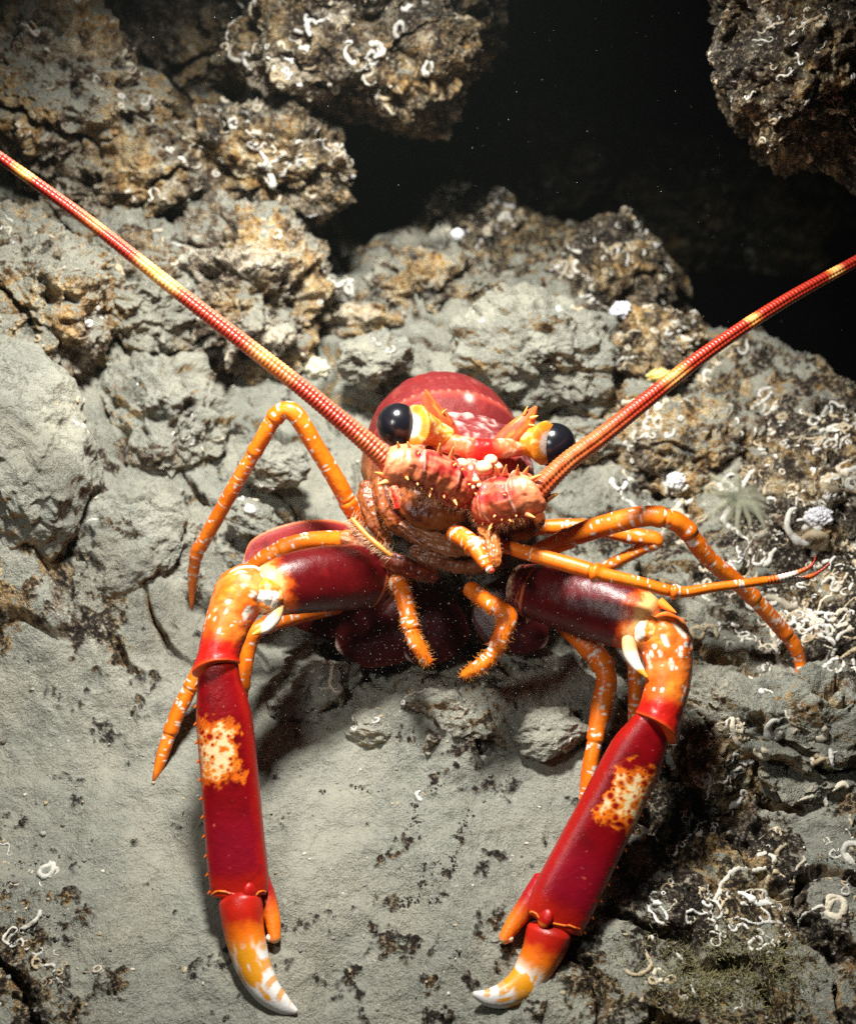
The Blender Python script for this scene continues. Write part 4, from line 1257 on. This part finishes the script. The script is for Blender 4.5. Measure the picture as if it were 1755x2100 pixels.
# --- antennae
def antenna(ped, flag, bands, spines, seed, hair):
    mb = MB()
    def dp(s):
        d = 0.08 * fbm(s.V / 0.6, 3, 0.5, seed) + 0.06 * ridged(np.column_stack([s.l * 1.8, s.ang * 0.6, 0 * s.l]), 2, 0.5, seed)
        for t in (0.33, 0.66):
            d -= 0.07 * np.exp(-((s.t - t) / 0.03) ** 2)
            d += 0.10 * np.exp(-((s.t - t - 0.05) / 0.04) ** 2)
        return d
    l = Loft(D(ped), 0.95, na=96, step=0.035, cap=(0.35, 0.3), disp=dp)
    n = ridged(np.column_stack([l.l * 2.6 + 0.5 * np.sin(l.ang * 2), l.ang * 0.8, 0 * l.l]), 3, 0.5, seed + 2)
    C = np.tile(np.array([0.38, 0.024, 0.012]), (len(l.V), 1))
    st = fbm(np.column_stack([l.l * 1.1 + 0.5 * np.sin(l.ang * 2), l.ang * 3.2, np.full(len(l.l), seed * 1.7)]), 3, 0.55, seed + 6)
    C = mixc(C, [0.62, 0.16, 0.08], sst(0.05, 0.40, st) * 0.75)
    C = mixc(C, [0.56, 0.17, 0.10], sst(0.35, 0.75, n) * 0.45)
    C = mixc(C, [0.27, 0.008, 0.016], sst(-0.02, -0.35, st) * 0.75)
    C = mixc(C, [0.76, 0.26, 0.12], sst(0.68, 0.9, l.t) * 0.7)
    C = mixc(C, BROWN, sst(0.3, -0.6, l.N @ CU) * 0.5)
    C = mixc(C, [0.72, 0.20, 0.09], sst(0.72, 0.95, l.t) * 0.7)
    for t in (0.36, 0.69):
        C = mixc(C, [0.74, 0.42, 0.33], np.exp(-((l.t - t - 0.02 * np.sin(l.ang * 3)) / 0.014) ** 2) * 0.85)
    rr = random.Random(seed)
    dn = -1.0 if ped[-1][0] < 900 else 1.0
    for q9 in range(14):
        t, a = rr.uniform(0.1, 0.8), rr.uniform(-1.3, 1.3)
        if q9 < 9: t, a = 0.10 + 0.075 * q9, dn * (0.75 + 0.25 * (q9 % 2))
        p, nn = l.at(t, a % (2 * math.pi))
        q = np.linalg.norm(l.V - p, axis=1)
        C = mixc(C, [0.30, 0.006, 0.014], sst(0.24, 0.14, q))
        mb.cone(p - nn * 0.05, nn + CU * 0.2, 0.2, 0.09, np.array([0.7, 0.2, 0.04]), np.array([0.86, 0.5, 0.14]), 8, 5)
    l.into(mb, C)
    for a, b, r in spines:
        p, q = W(*a), W(*b)
        mb.cone(p, q - p, np.linalg.norm(q - p), r, np.array([0.70, 0.13, 0.06]), np.array([0.86, 0.42, 0.10]), 10, 7)
    o = mb.build("antenna", M_SHELL, LOB)
    add_bristles(o, l, hair * 2, seed, 0.36, 0.0, 0.75, *((3.7, 5.4) if dn < 0 else (0.9, 2.6)), (0.50, 0.26, 0.13), 0.009, 0.0)
    add_bristles(o, l, 260, seed + 9, 0.30, 0.0, 0.12, 0.0, 6.2, (0.60, 0.34, 0.20), 0.009, -0.3)

    # whip: fine rings, red with cream bands, a groove down the middle
    m2 = MB()
    per = 0.19
    def df(s):
        r = s.R
        return 0.045 * r * (np.abs(np.sin(np.pi * s.l / per)) * 2 - 1) - 0.16 * r * np.exp(-((np.angle(np.exp(1j * (s.ang - 0.25)))) / 0.16) ** 2)
    fc = D(flag)
    fc[:, 3] *= 0.86
    f = Loft(fc, 0.95, na=40, step=0.022, cap=(0.4, 0.4), disp=df)
    ph = np.abs(np.sin(np.pi * (f.l / per)))
    n = fbm(f.V / 0.6, 3, 0.5, seed)
    C = np.tile(np.array([0.27, 0.011, 0.006]), (len(f.V), 1))
    lt = sst(0.75, 0.35, ph)
    lf = 0.5 * np.ones(len(f.l))
    for t, wd, amt in bands:
        k = sst(wd * 1.35, wd * 0.1, np.abs(f.t - t) + 0.004 * n) * amt
        C = mixc(C, [0.74, 0.27, 0.04], k)
        C = mixc(C, [0.80, 0.50, 0.18], k * sst(0.3, -0.2, n) * 0.7)
        lf = lf * (1 - 0.45 * k)
    C = mixc(C, [0.58, 0.105, 0.03], lt * lf * sst(1.0, 0.2, f.t * 0.9))
    C = mixc(C, [0.88, 0.55, 0.34], sst(0.9, 0.4, np.abs(np.angle(np.exp(1j * (f.ang - 1.4))))) * 0.15)
    f.into(m2, C)
    m2.build("whip", M_SHELL, o)


antenna([(970, 1020, 48.4, 58), (935, 997, 47.8, 86), (888, 972, 47.0, 86), (845, 957, 46.5, 82), (810, 952, 46.2, 78), (786, 946, 46.1, 56)],
        [(808, 962, 46.2, 52), (770, 922, 46.0, 50), (700, 862, 45.8, 44), (590, 772, 45.5, 40), (370, 602, 45.0, 35), (180, 452, 44.6, 30), (0, 322, 44.2, 26), (-160, 205, 43.8, 24)],
        [(0.06, 0.05, 0.12), (0.28, 0.05, 0.45), (0.52, 0.045, 0.9), (0.80, 0.022, 0.85), (0.66, 0.03, 0.2)],
        [((845, 930, 46.2), (835, 905, 45.7), 0.16), ((875, 935, 46.5), (868, 915, 46), 0.14), ((900, 935, 46.8), (902, 908, 46.2), 0.17), ((925, 938, 47), (930, 915, 46.5), 0.15),
         ((820, 925, 46), (815, 905, 45.6), 0.13), ((805, 985, 46), (772, 994, 45.5), 0.22), ((830, 975, 46), (838, 985, 45.2), 0.13), ((785, 975, 46), (768, 968, 45.6), 0.15), ((928, 1020, 47), (938, 1038, 46.5), 0.13), ((885, 1000, 46.6), (880, 1022, 46.2), 0.10)], 51, 260)
antenna([(972, 1040, 48.6, 62), (1006, 1035, 48.0, 94), (1042, 1024, 47.2, 100), (1074, 1016, 46.8, 92), (1097, 1011, 46.6, 80), (1112, 1004, 46.5, 58)],
        [(1075, 1040, 46.5, 54), (1110, 998, 46.5, 52), (1165, 945, 46.8, 46), (1230, 897, 47.2, 43), (1320, 825, 47.8, 39), (1450, 722, 48.6, 34), (1600, 622, 49.6, 30), (1755, 535, 50.6, 26), (1930, 437, 51.8, 24)],
        [(0.12, 0.12, 0.2), (0.36, 0.03, 0.6), (0.545, 0.016, 0.8), (0.735, 0.018, 0.9), (0.90, 0.016, 0.8)],
        [((1085, 985, 46.2), (1112, 972, 45.8), 0.14), ((1060, 975, 46.5), (1062, 952, 46), 0.13), ((1035, 972, 46.8), (1038, 952, 46.3), 0.14), ((1075, 972, 46.4), (1084, 955, 46), 0.12),
         ((1105, 1030, 46.6), (1148, 1010, 46.5), 0.26), ((1080, 1055, 46.2), (1098, 1062, 45.8), 0.13), ((1040, 1062, 46.8), (1048, 1070, 46.2), 0.12), ((1010, 1075, 47.2), (1000, 1090, 46.8), 0.13), ((1020, 972, 47), (1015, 952, 46.6), 0.13)], 52, 300)

# scaly knobs between the antennae
mb = MB()
rr = random.Random(4)
for (x, y, d, r, big) in [(965, 965, 48.3, .55, 0), (990, 975, 48.2, .55, 0), (975, 990, 48.0, .5, 0), (1010, 965, 48.4, .45, 0), (950, 985, 48.2, .4, 0), (946, 953, 47.9, .30, 1), (992, 960, 47.6, .36, 1), (1006, 945, 47.9, .30, 1),
                          (957, 968, 47.6, .15, 1), (975, 985, 47.4, .16, 1), (968, 1000, 47.3, .13, 1), (1020, 958, 47.9, .2, 1), (983, 996, 47.3, .12, 1)]:
    v, f = ico(4)
    V = v * np.array([1.1, 1.0, 1.0]) * r * (1 + (0.06 if big else 0.22) * fbm(v * 2 + x, 3, 0.5, 60))[:, None] + W(x, y, d)
    if big:
        C = mixc(np.tile(np.array([0.62, 0.24, 0.11]), (len(v), 1)), [0.80, 0.52, 0.28], sst(0.2, 0.9, v @ (CU - CF)))
        C = mixc(C, [0.66, 0.14, 0.08], sst(-0.2, -0.8, v @ (CU - CF)))
    else:
        C = mixc(np.tile(np.array([0.62, 0.16, 0.11]), (len(v), 1)), [0.78, 0.50, 0.42], sst(0.0, 0.5, fbm(v * 3 + y, 4, 0.6, 2)))
        C = mixc(C, [0.45, 0.03, 0.03], sst(0.05, 0.5, perlin(v * 3 + x, 9)))
    mb.add(V, None, f, C)
mb.build("face_knobs", M_SHELL, LOB)

# mouth parts: overlapping pale and brown plates under the antennae
def plate(rows, c0, c1, seed, ratio=0.5):
    mb = MB()
    l = Loft(D(rows), ratio * 0.7, na=72, step=0.035, disp=lambda s: 0.10 * fbm(s.V / 0.45, 4, 0.6, seed) + 0.08 * ridged(np.column_stack([s.l * 0.5, s.ang * 1.5, 0 * s.l]), 3, 0.55, seed))
    n = fbm(np.column_stack([l.l * 0.7, l.ang * 1.2, np.full(len(l.l), seed)]), 4, 0.6, seed)
    C = mixc(np.tile(np.array(c0), (len(l.V), 1)), c1, sst(-0.15, 0.4, n))
    C = mixc(C, np.array(c1) * 0.5, sst(0.1, 0.5, fbm(l.V / 0.25, 3, 0.6, seed + 3)) * 0.6)
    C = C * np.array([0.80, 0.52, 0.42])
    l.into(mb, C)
    o = mb.build("mouth_plate", M_SHELL, LOB)
    add_bristles(o, l, 160, seed, 0.22, 0.05, 0.95, 1.2, 5.1, (0.34, 0.16, 0.07), 0.009, 0.3)
    return o


plate([(815, 1008, 49.0, 40), (848, 1026, 48.7, 78), (890, 1042, 48.5, 92), (932, 1054, 48.5, 66), (956, 1060, 48.7, 26)], (0.33, 0.13, 0.03), (0.15, 0.035, 0.012), 71)
plate([(818, 1072, 49.0, 14), (866, 1102, 48.5, 32), (925, 1120, 48.3, 38), (975, 1128, 48.5, 18)], (0.34, 0.19, 0.09), (0.16, 0.05, 0.02), 72)
plate([(990, 1080, 48.6, 30), (1035, 1084, 48.5, 56), (1080, 1072, 48.8, 56), (1112, 1050, 49.4, 34)], (0.26, 0.09, 0.02), (0.09, 0.018, 0.010), 73)
plate([(748, 985, 50.2, 20), (756, 1030, 49.8, 34), (776, 1080, 49.6, 34), (800, 1118, 49.6, 14)], (0.30, 0.115, 0.025), (0.12, 0.025, 0.01), 74)
plate([(782, 975, 49.4, 24), (790, 1020, 49.1, 40), (806, 1062, 49.0, 40), (826, 1096, 49.2, 16)], (0.34, 0.13, 0.03), (0.14, 0.03, 0.01), 79)
plate([(806, 996, 48.8, 14), (812, 1018, 48.7, 20), (818, 1044, 48.7, 14)], (0.60, 0.03, 0.015), (0.74, 0.40, 0.25), 75)
plate([(840, 1125, 49.4, 24), (900, 1145, 49.2, 38), (970, 1158, 49.2, 36), (1040, 1150, 49.5, 24)], (0.12, 0.035, 0.01), (0.26, 0.13, 0.06), 76)
plate([(760, 1130, 50.2, 26), (800, 1150, 49.6, 36), (850, 1170, 49.6, 34), (900, 1185, 49.8, 20)], (0.24, 0.055, 0.02), (0.08, 0.014, 0.01), 77)
plate([(700, 1098, 51.0, 22), (740, 1112, 50.4, 34), (775, 1135, 50.0, 36), (800, 1160, 49.8, 24)], (0.78, 0.26, 0.08), (0.84, 0.62, 0.45), 78)

# antennules: one curls down before the mouth, one reaches out sideways and forks
def antennule(rows, joints, seed, rings, forks):
    mb = MB()
    def dp(s):
        d = np.zeros(len(s.l))
        for t in joints:
            x = s.l - t * s.length
            d += s.R * (0.34 * np.exp(-((x - 0.12) / 0.16) ** 2) - 0.2 * np.exp(-((x + 0.08) / 0.06) ** 2))
        return d
    l = Loft(D(rows), 0.95, na=36, step=0.03, cap=(0.5, 0.5), disp=dp)
    bn = [(t + 0.02, 0.07, 0.9) for t in joints]
    if rings:
        bn += [(q, 0.022, 0.8) for q in np.linspace(0.12, 0.92, rings)]
    l.into(mb, limb_col(l, rand_spots(12, seed, 0.1, 0.95, 0.04, 0.07) + dashes(14, seed), seed=seed, bands=bn))
    o = mb.build("antennule", M_SHELL, LOB)
    for rws in forks:
        m2 = MB()
        f = Loft(D(rws), 1.0, na=16, step=0.03, cap=(0.5, 0.5), disp=lambda s: 0.1 * s.R * np.sin(s.l * 40))
        C = np.tile(np.array([0.70, 0.13, 0.015]), (len(f.V), 1))
        C = mixc(C, [0.80, 0.70, 0.60], sst(0.2, 0.1, np.abs(f.t - 0.42)))
        C = mixc(C, [0.42, 0.05, 0.02], sst(0.6, 0.8, f.t))
        f.into(m2, C)
        m2.build("antennule_whip", M_SHELL, o)


antennule([(925, 1092, 48.0, 36), (945, 1100, 47.4, 40), (970, 1118, 46.8, 38), (985, 1140, 46.4, 32), (1000, 1165, 46.1, 22)], (0.55,), 81, 9,
          [[(1000, 1160, 46.1, 20), (1006, 1170, 46.0, 16), (1012, 1166, 45.9, 10)]])
plate([(985, 1078, 47.9, 22), (1006, 1096, 47.4, 28), (1012, 1130, 47.0, 24), (1015, 1165, 46.8, 20)], (0.52, 0.22, 0.06), (0.62, 0.33, 0.12), 82, 0.9)
antennule([(1020, 1115, 48.5, 26), (1060, 1128, 48.0, 30), (1120, 1145, 47.2, 33), (1200, 1168, 46.5, 34), (1235, 1178, 46.2, 30), (1310, 1195, 45.9, 26), (1390, 1214, 45.7, 24), (1460, 1205, 45.6, 20), (1530, 1196, 45.5, 19), (1575, 1190, 45.5, 18)],
          (0.385, 0.665), 83, 0,
          [[(1560, 1192, 45.5, 16), (1600, 1185, 45.5, 15), (1640, 1172, 45.4, 10), (1665, 1158, 45.3, 6), (1672, 1140, 45.2, 3)],
           [(1560, 1193, 45.5, 15), (1605, 1190, 45.6, 14), (1650, 1186, 45.7, 10), (1680, 1172, 45.8, 6), (1700, 1155, 45.8, 3)]])

# feathery gill bailer at the cheek
mb = MB()
l = Loft(D([(720, 1062, 50.2, 10), (745, 1090, 49.9, 12), (775, 1118, 49.6, 12), (805, 1142, 49.4, 8)]), 1.0, na=12, step=0.05)
l.into(mb, np.array([0.62, 0.22, 0.03]))
fo = mb.build("feeler", M_SHELL, LOB)
add_bristles(fo, l, 150, 91, 0.6, 0.0, 1.0, 1.0, 2.2, (0.6, 0.38, 0.24), 0.010, -0.4)
add_bristles(fo, l, 120, 92, 0.5, 0.0, 1.0, 4.2, 5.2, (0.6, 0.38, 0.24), 0.010, -0.4)


# --- tail fan folded under the body
def tail():
    mb = MB()
    l = Loft(D([(760, 1180, 58, 120), (800, 1240, 56.2, 150), (800, 1290, 55.2, 120)]), 0.4, na=48, step=0.1)
    l.into(mb, DKRED)
    o = mb.build("tail_fan", M_SHELL, LOB)
    for rows, seed in [([(760, 1120, 55.0, 60), (690, 1130, 54.2, 128), (610, 1140, 53.6, 138), (535, 1158, 53.2, 112), (497, 1168, 53.0, 40)], 1),
                       ([(800, 1210, 54.8, 60), (720, 1240, 54.2, 130), (640, 1252, 53.8, 96), (580, 1258, 53.6, 36)], 2),
                       ([(850, 1200, 54.6, 90), (800, 1260, 54.2, 190), (740, 1305, 54.0, 150), (690, 1330, 53.9, 60)], 3),
                       ([(880, 1210, 54.2, 90), (870, 1280, 54.0, 190), (850, 1335, 53.9, 120), (835, 1352, 53.9, 40)], 4),
                       ([(980, 1220, 54.4, 90), (1040, 1260, 54.0, 150), (1090, 1300, 53.8, 100), (1120, 1322, 53.7, 40)], 5)]:
        m2 = MB()
        f = Loft(D(rows), 0.10, na=64, step=0.05, cap=(0.6, 1.6), disp=lambda s: 0.02 * np.cos(s.ang * 14))
        lat = np.abs(np.sin(f.ang))
        n = fbm(f.V / 0.8, 4, 0.5, 300 + seed)
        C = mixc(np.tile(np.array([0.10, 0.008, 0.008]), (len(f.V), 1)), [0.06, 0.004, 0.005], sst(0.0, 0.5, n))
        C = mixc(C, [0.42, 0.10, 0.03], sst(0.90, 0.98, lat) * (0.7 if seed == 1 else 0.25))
        C = C * (2.4 if seed == 1 else 0.5)  # shade under the body painted into every lobe's colour but the upper one
        C = mixc(C, [0.72, 0.50, 0.44], sst(0.95, 0.995, f.t) * 0.7)
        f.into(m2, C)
        m2.build("tail_lobe", M_SHELL, o)


tail()

# ------------------------------------------------------------------ small growths
def sponge(name, label, cat, px, py, r, c0, c1, seed, flat=0.6, off=0.15, kn=0.35):
    p = hit(px, py)
    for o, t in ROCKS.values():
        q, _ = onrock(t, px, py)
        if q is not None and np.linalg.norm(q - CAM) < np.linalg.norm(p - CAM): p = q
    v, f = ico(6)
    s = 1 + kn * fbm(v * 1.8 + seed, 4, 0.55, 400) * 1.5 - 0.25 * sst(0.35, 0.2, worley(v * 3 + seed, 5))
    L = v * s[:, None] * r * np.array([1, flat, flat])
    V = p + np.outer(L[:, 0], CR) + np.outer(L[:, 1], CU) + np.outer(L[:, 2], -CF) + GN * off
    C = mixc(np.tile(np.array(c0), (len(v), 1)), c1, sst(-0.2, 0.4, fbm(v * 3 + seed, 4, 0.6, 401)))
    mb = MB()
    mb.add(V, None, f, C)
    o = mb.build(name, M_SOFT, None, p)
    tag(o, label, cat)


sponge("sponge", "small bright yellow sponge on the rocks below the striped antenna", "sponge", 1352, 775, 0.72, (0.72, 0.52, 0.12), (0.80, 0.70, 0.36), 1)
sponge("sponge", "smooth white sponge lump near the right eye's antenna, among brown rocks", "sponge", 1384, 990, 0.55, (0.80, 0.80, 0.80), (0.70, 0.68, 0.70), 2, 0.9, 0.15, 0.2)
sponge("sponge", "white sponge beside the big curled worm tube at the photo's edge", "sponge", 1676, 1065, 0.7, (0.80, 0.80, 0.84), (0.68, 0.66, 0.70), 3, 0.8, 0.2, 0.25)
sponge("sponge", "pale yellow crumb of sponge on the silt left of the lobster's back", "sponge", 650, 758, 0.75, (0.62, 0.58, 0.42), (0.55, 0.52, 0.40), 4, 0.8)
sponge("sponge", "little white sponge ball at the rim of the dark hollow", "sponge", 938, 488, 0.45, (0.80, 0.80, 0.82), (0.7, 0.7, 0.72), 5, 0.9, 0.3, 0.1)
sponge("sponge", "lilac white sponge on the dark brown rock's worm tubes", "sponge", 1272, 640, 0.62, (0.74, 0.74, 0.84), (0.66, 0.64, 0.7), 7, 0.8, 0.2, 0.3)


def anemone(px, py, R, n, label, c, seed, off=0.3):
    rr = random.Random(seed)
    p = hit(px, py)
    for o, t in ROCKS.values():
        q, _ = onrock(t, px, py)
        if q is not None and np.linalg.norm(q - CAM) < np.linalg.norm(p - CAM): p = q
    mb = MB()
    for i in range(n):
        a = 6.283 * i / n + rr.uniform(-.15, .15)
        out = CR * math.cos(a) + GU * math.sin(a)
        k = rr.uniform(0.7, 1.1) * R
        pts = [p + GN * off, p + GN * (off + 0.45 * k) + out * 0.45 * k, p + GN * (off + 0.35 * k) + out * 0.95 * k + np.cross(out, GN) * rr.uniform(-.2, .2) * k, p + GN * (off + 0.12 * k) + out * 1.25 * k + np.cross(out, GN) * rr.uniform(-.3, .3) * k]
        f = Loft(np.column_stack([np.array(pts), [0.13 * R, 0.10 * R, 0.07 * R, 0.02 * R]]), 1.0, np.array([.3, .2, .9]), na=12, step=0.08)
        f.into(mb, np.array(c) * rr.uniform(0.8, 1.1))
    tag(mb.build("anemone", M_GHOST, None, p), label, "anemone")


M_GHOST = attr_material("ghost", 0.6, 0.3, 0.0008, 900, 0.4)
_b = M_GHOST.node_tree.nodes["Principled BSDF"]
_b.inputs['Alpha'].default_value = 0.24
anemone(1505, 1045, 1.9, 27, "pale translucent anemone with spread tentacles behind the orange knee", (0.36, 0.36, 0.26), 1)


def tuft(px, py, sx, sy, n, label, c, seed):   # fuzzy algae
    rr = random.Random(seed)
    mb = MB()
    p0 = hit(px, py)
    xs, us = plane_xy(np.array([rr.gauss(px, sx) for _ in range(n)]), np.array([rr.gauss(py, sy) for _ in range(n)]))
    hs = ground(xs, us, False)
    for p in GW(xs, us, hs):
        d = GN + np.array([rr.gauss(0, .6) for _ in range(3)])
        mb.cone(p, d, rr.uniform(0.12, 0.45), rr.uniform(0.01, 0.028), np.array(c) * rr.uniform(.5, 1), np.array(c) * rr.uniform(0.9, 1.4), 5, 3)
    tag(mb.build("algae", M_SOFT, None, p0), label, "algae", None, 'stuff')


tuft(1480, 2010, 85, 50, 3000, "fuzzy yellowish algae growing over the seabed beyond the curved claw tip", (0.30, 0.27, 0.13), 1)


def crumbs(px, py, sx, sy, n, label, c, seed):  # dark gritty turf in small clusters
    rr = random.Random(seed)
    mb = MB()
    v, f = ico(2)
    p0 = hit(px, py)
    pts = []
    while len(pts) < n:
        cx, cy = rr.gauss(px, sx), rr.gauss(py, sy)
        for _ in range(rr.randint(6, 40)):
            cx += rr.gauss(0, 5)
            cy += rr.gauss(0, 3)
            pts.append((cx, cy))
    pts = np.array(pts)
    xs, us = plane_xy(pts[:, 0], pts[:, 1])
    hs = ground(xs, us, False)
    for p in GW(xs, us, hs):
        r = rr.choice((0.02, 0.025, 0.03, 0.04, 0.055))
        k = 1 + 0.5 * perlin(v * 2.3 + rr.random() * 50, 3)
        mb.add(p + v * k[:, None] * r * np.array([rr.uniform(.6, 1.5), rr.uniform(.6, 1.5), rr.uniform(.4, .9)]), None, f, np.array(c) * rr.choice((0.4, 0.7, 1.0, 2.5)))
    tag(mb.build("algae", M_SOFT, None, p0), label, "algae", None, 'stuff')


crumbs(1400, 1840, 130, 90, 700, "dark gritty algae turf on the silt beside the long red claw", (0.022, 0.018, 0.013), 2)
crumbs(60, 1950, 50, 110, 450, "dark gritty algae turf in the shaded bottom corner", (0.022, 0.018, 0.013), 3)
crumbs(860, 1760, 90, 90, 330, "dark algae crumbs scattered on the silt between the two claws", (0.022, 0.018, 0.013), 4)


def grit():
    rr = random.Random(21)
    mb = MB()
    v, f = ico(1)
    n = 1500
    px = np.array([rr.uniform(-150, 1900) for _ in range(n)])
    py = np.array([rr.uniform(750, 2200) for _ in range(n)])
    x, u = plane_xy(px, py)
    h = ground(x, u, False)
    cols = [np.array(c) for c in ((0.62, 0.58, 0.48), (0.42, 0.34, 0.22), (0.10, 0.08, 0.06), (0.30, 0.29, 0.25), (0.30, 0.29, 0.25))]
    for p in GW(x, u, h):
        r = rr.choice((0.02, 0.03, 0.03, 0.04, 0.06, 0.10))
        k = 1 + 0.45 * np.array([rr.uniform(-1, 1) for _ in range(len(v))])
        mb.add(p + v * k[:, None] * r * np.array([rr.uniform(.5, 1.6), rr.uniform(.5, 1.6), rr.uniform(.4, .9)]), None, f, rr.choice(cols) * rr.uniform(.7, 1.1))
    tag(mb.build("shell_grit", M_CHALK), "shell crumbs and grit strewn over the silty seabed", "grit", None, 'stuff')


grit()


# grains drifting in the water
def motes():
    rr = random.Random(9)
    mb = MB()
    v, f = ico(1)
    for _ in range(2600):
        px, py, d = rr.uniform(-300, 2050), rr.uniform(-200, 1700), rr.uniform(42, 110)
        if rr.random() < 0.45: px, py, d = rr.gauss(900, 260), rr.gauss(1350, 110), rr.uniform(43, 49)
        p = W(px, py, d)
        if p @ GN < 1: continue
        r = rr.choice((0.006, 0.007, 0.009, 0.014)) * d / 50
        mb.add(p + v * r, None, f, np.array([0.45, 0.45, 0.40]))
    tag(mb.build("drifting_grains", M_SOFT), "pale grains of silt drifting in the dark water", "silt", None, 'stuff')


motes()


def haze():
    c = np.array([[x, y, z] for x in (-1, 1) for y in (-1, 1) for z in (-1, 1)], float)
    V = c * np.array([430, 330, 330]) + np.array([0, 120, 0])
    Q = [(0, 1, 3, 2), (4, 6, 7, 5), (0, 4, 5, 1), (2, 3, 7, 6), (0, 2, 6, 4), (1, 5, 7, 3)]
    m = bpy.data.materials.new("water_haze")
    m.use_nodes = True
    nt = m.node_tree
    nt.nodes.remove(nt.nodes["Principled BSDF"])
    v = nt.nodes.new('ShaderNodeVolumePrincipled')
    v.inputs['Color'].default_value = (0.62, 0.70, 0.66, 1)
    v.inputs['Density'].default_value = 0.02
    v.inputs['Anisotropy'].default_value = 0.3
    nt.links.new(v.outputs[0], nt.nodes["Material Output"].inputs['Volume'])
    tag(mk("haze", V, np.array(Q), None, m, smooth=False), None, None, None, 'stuff')


haze()
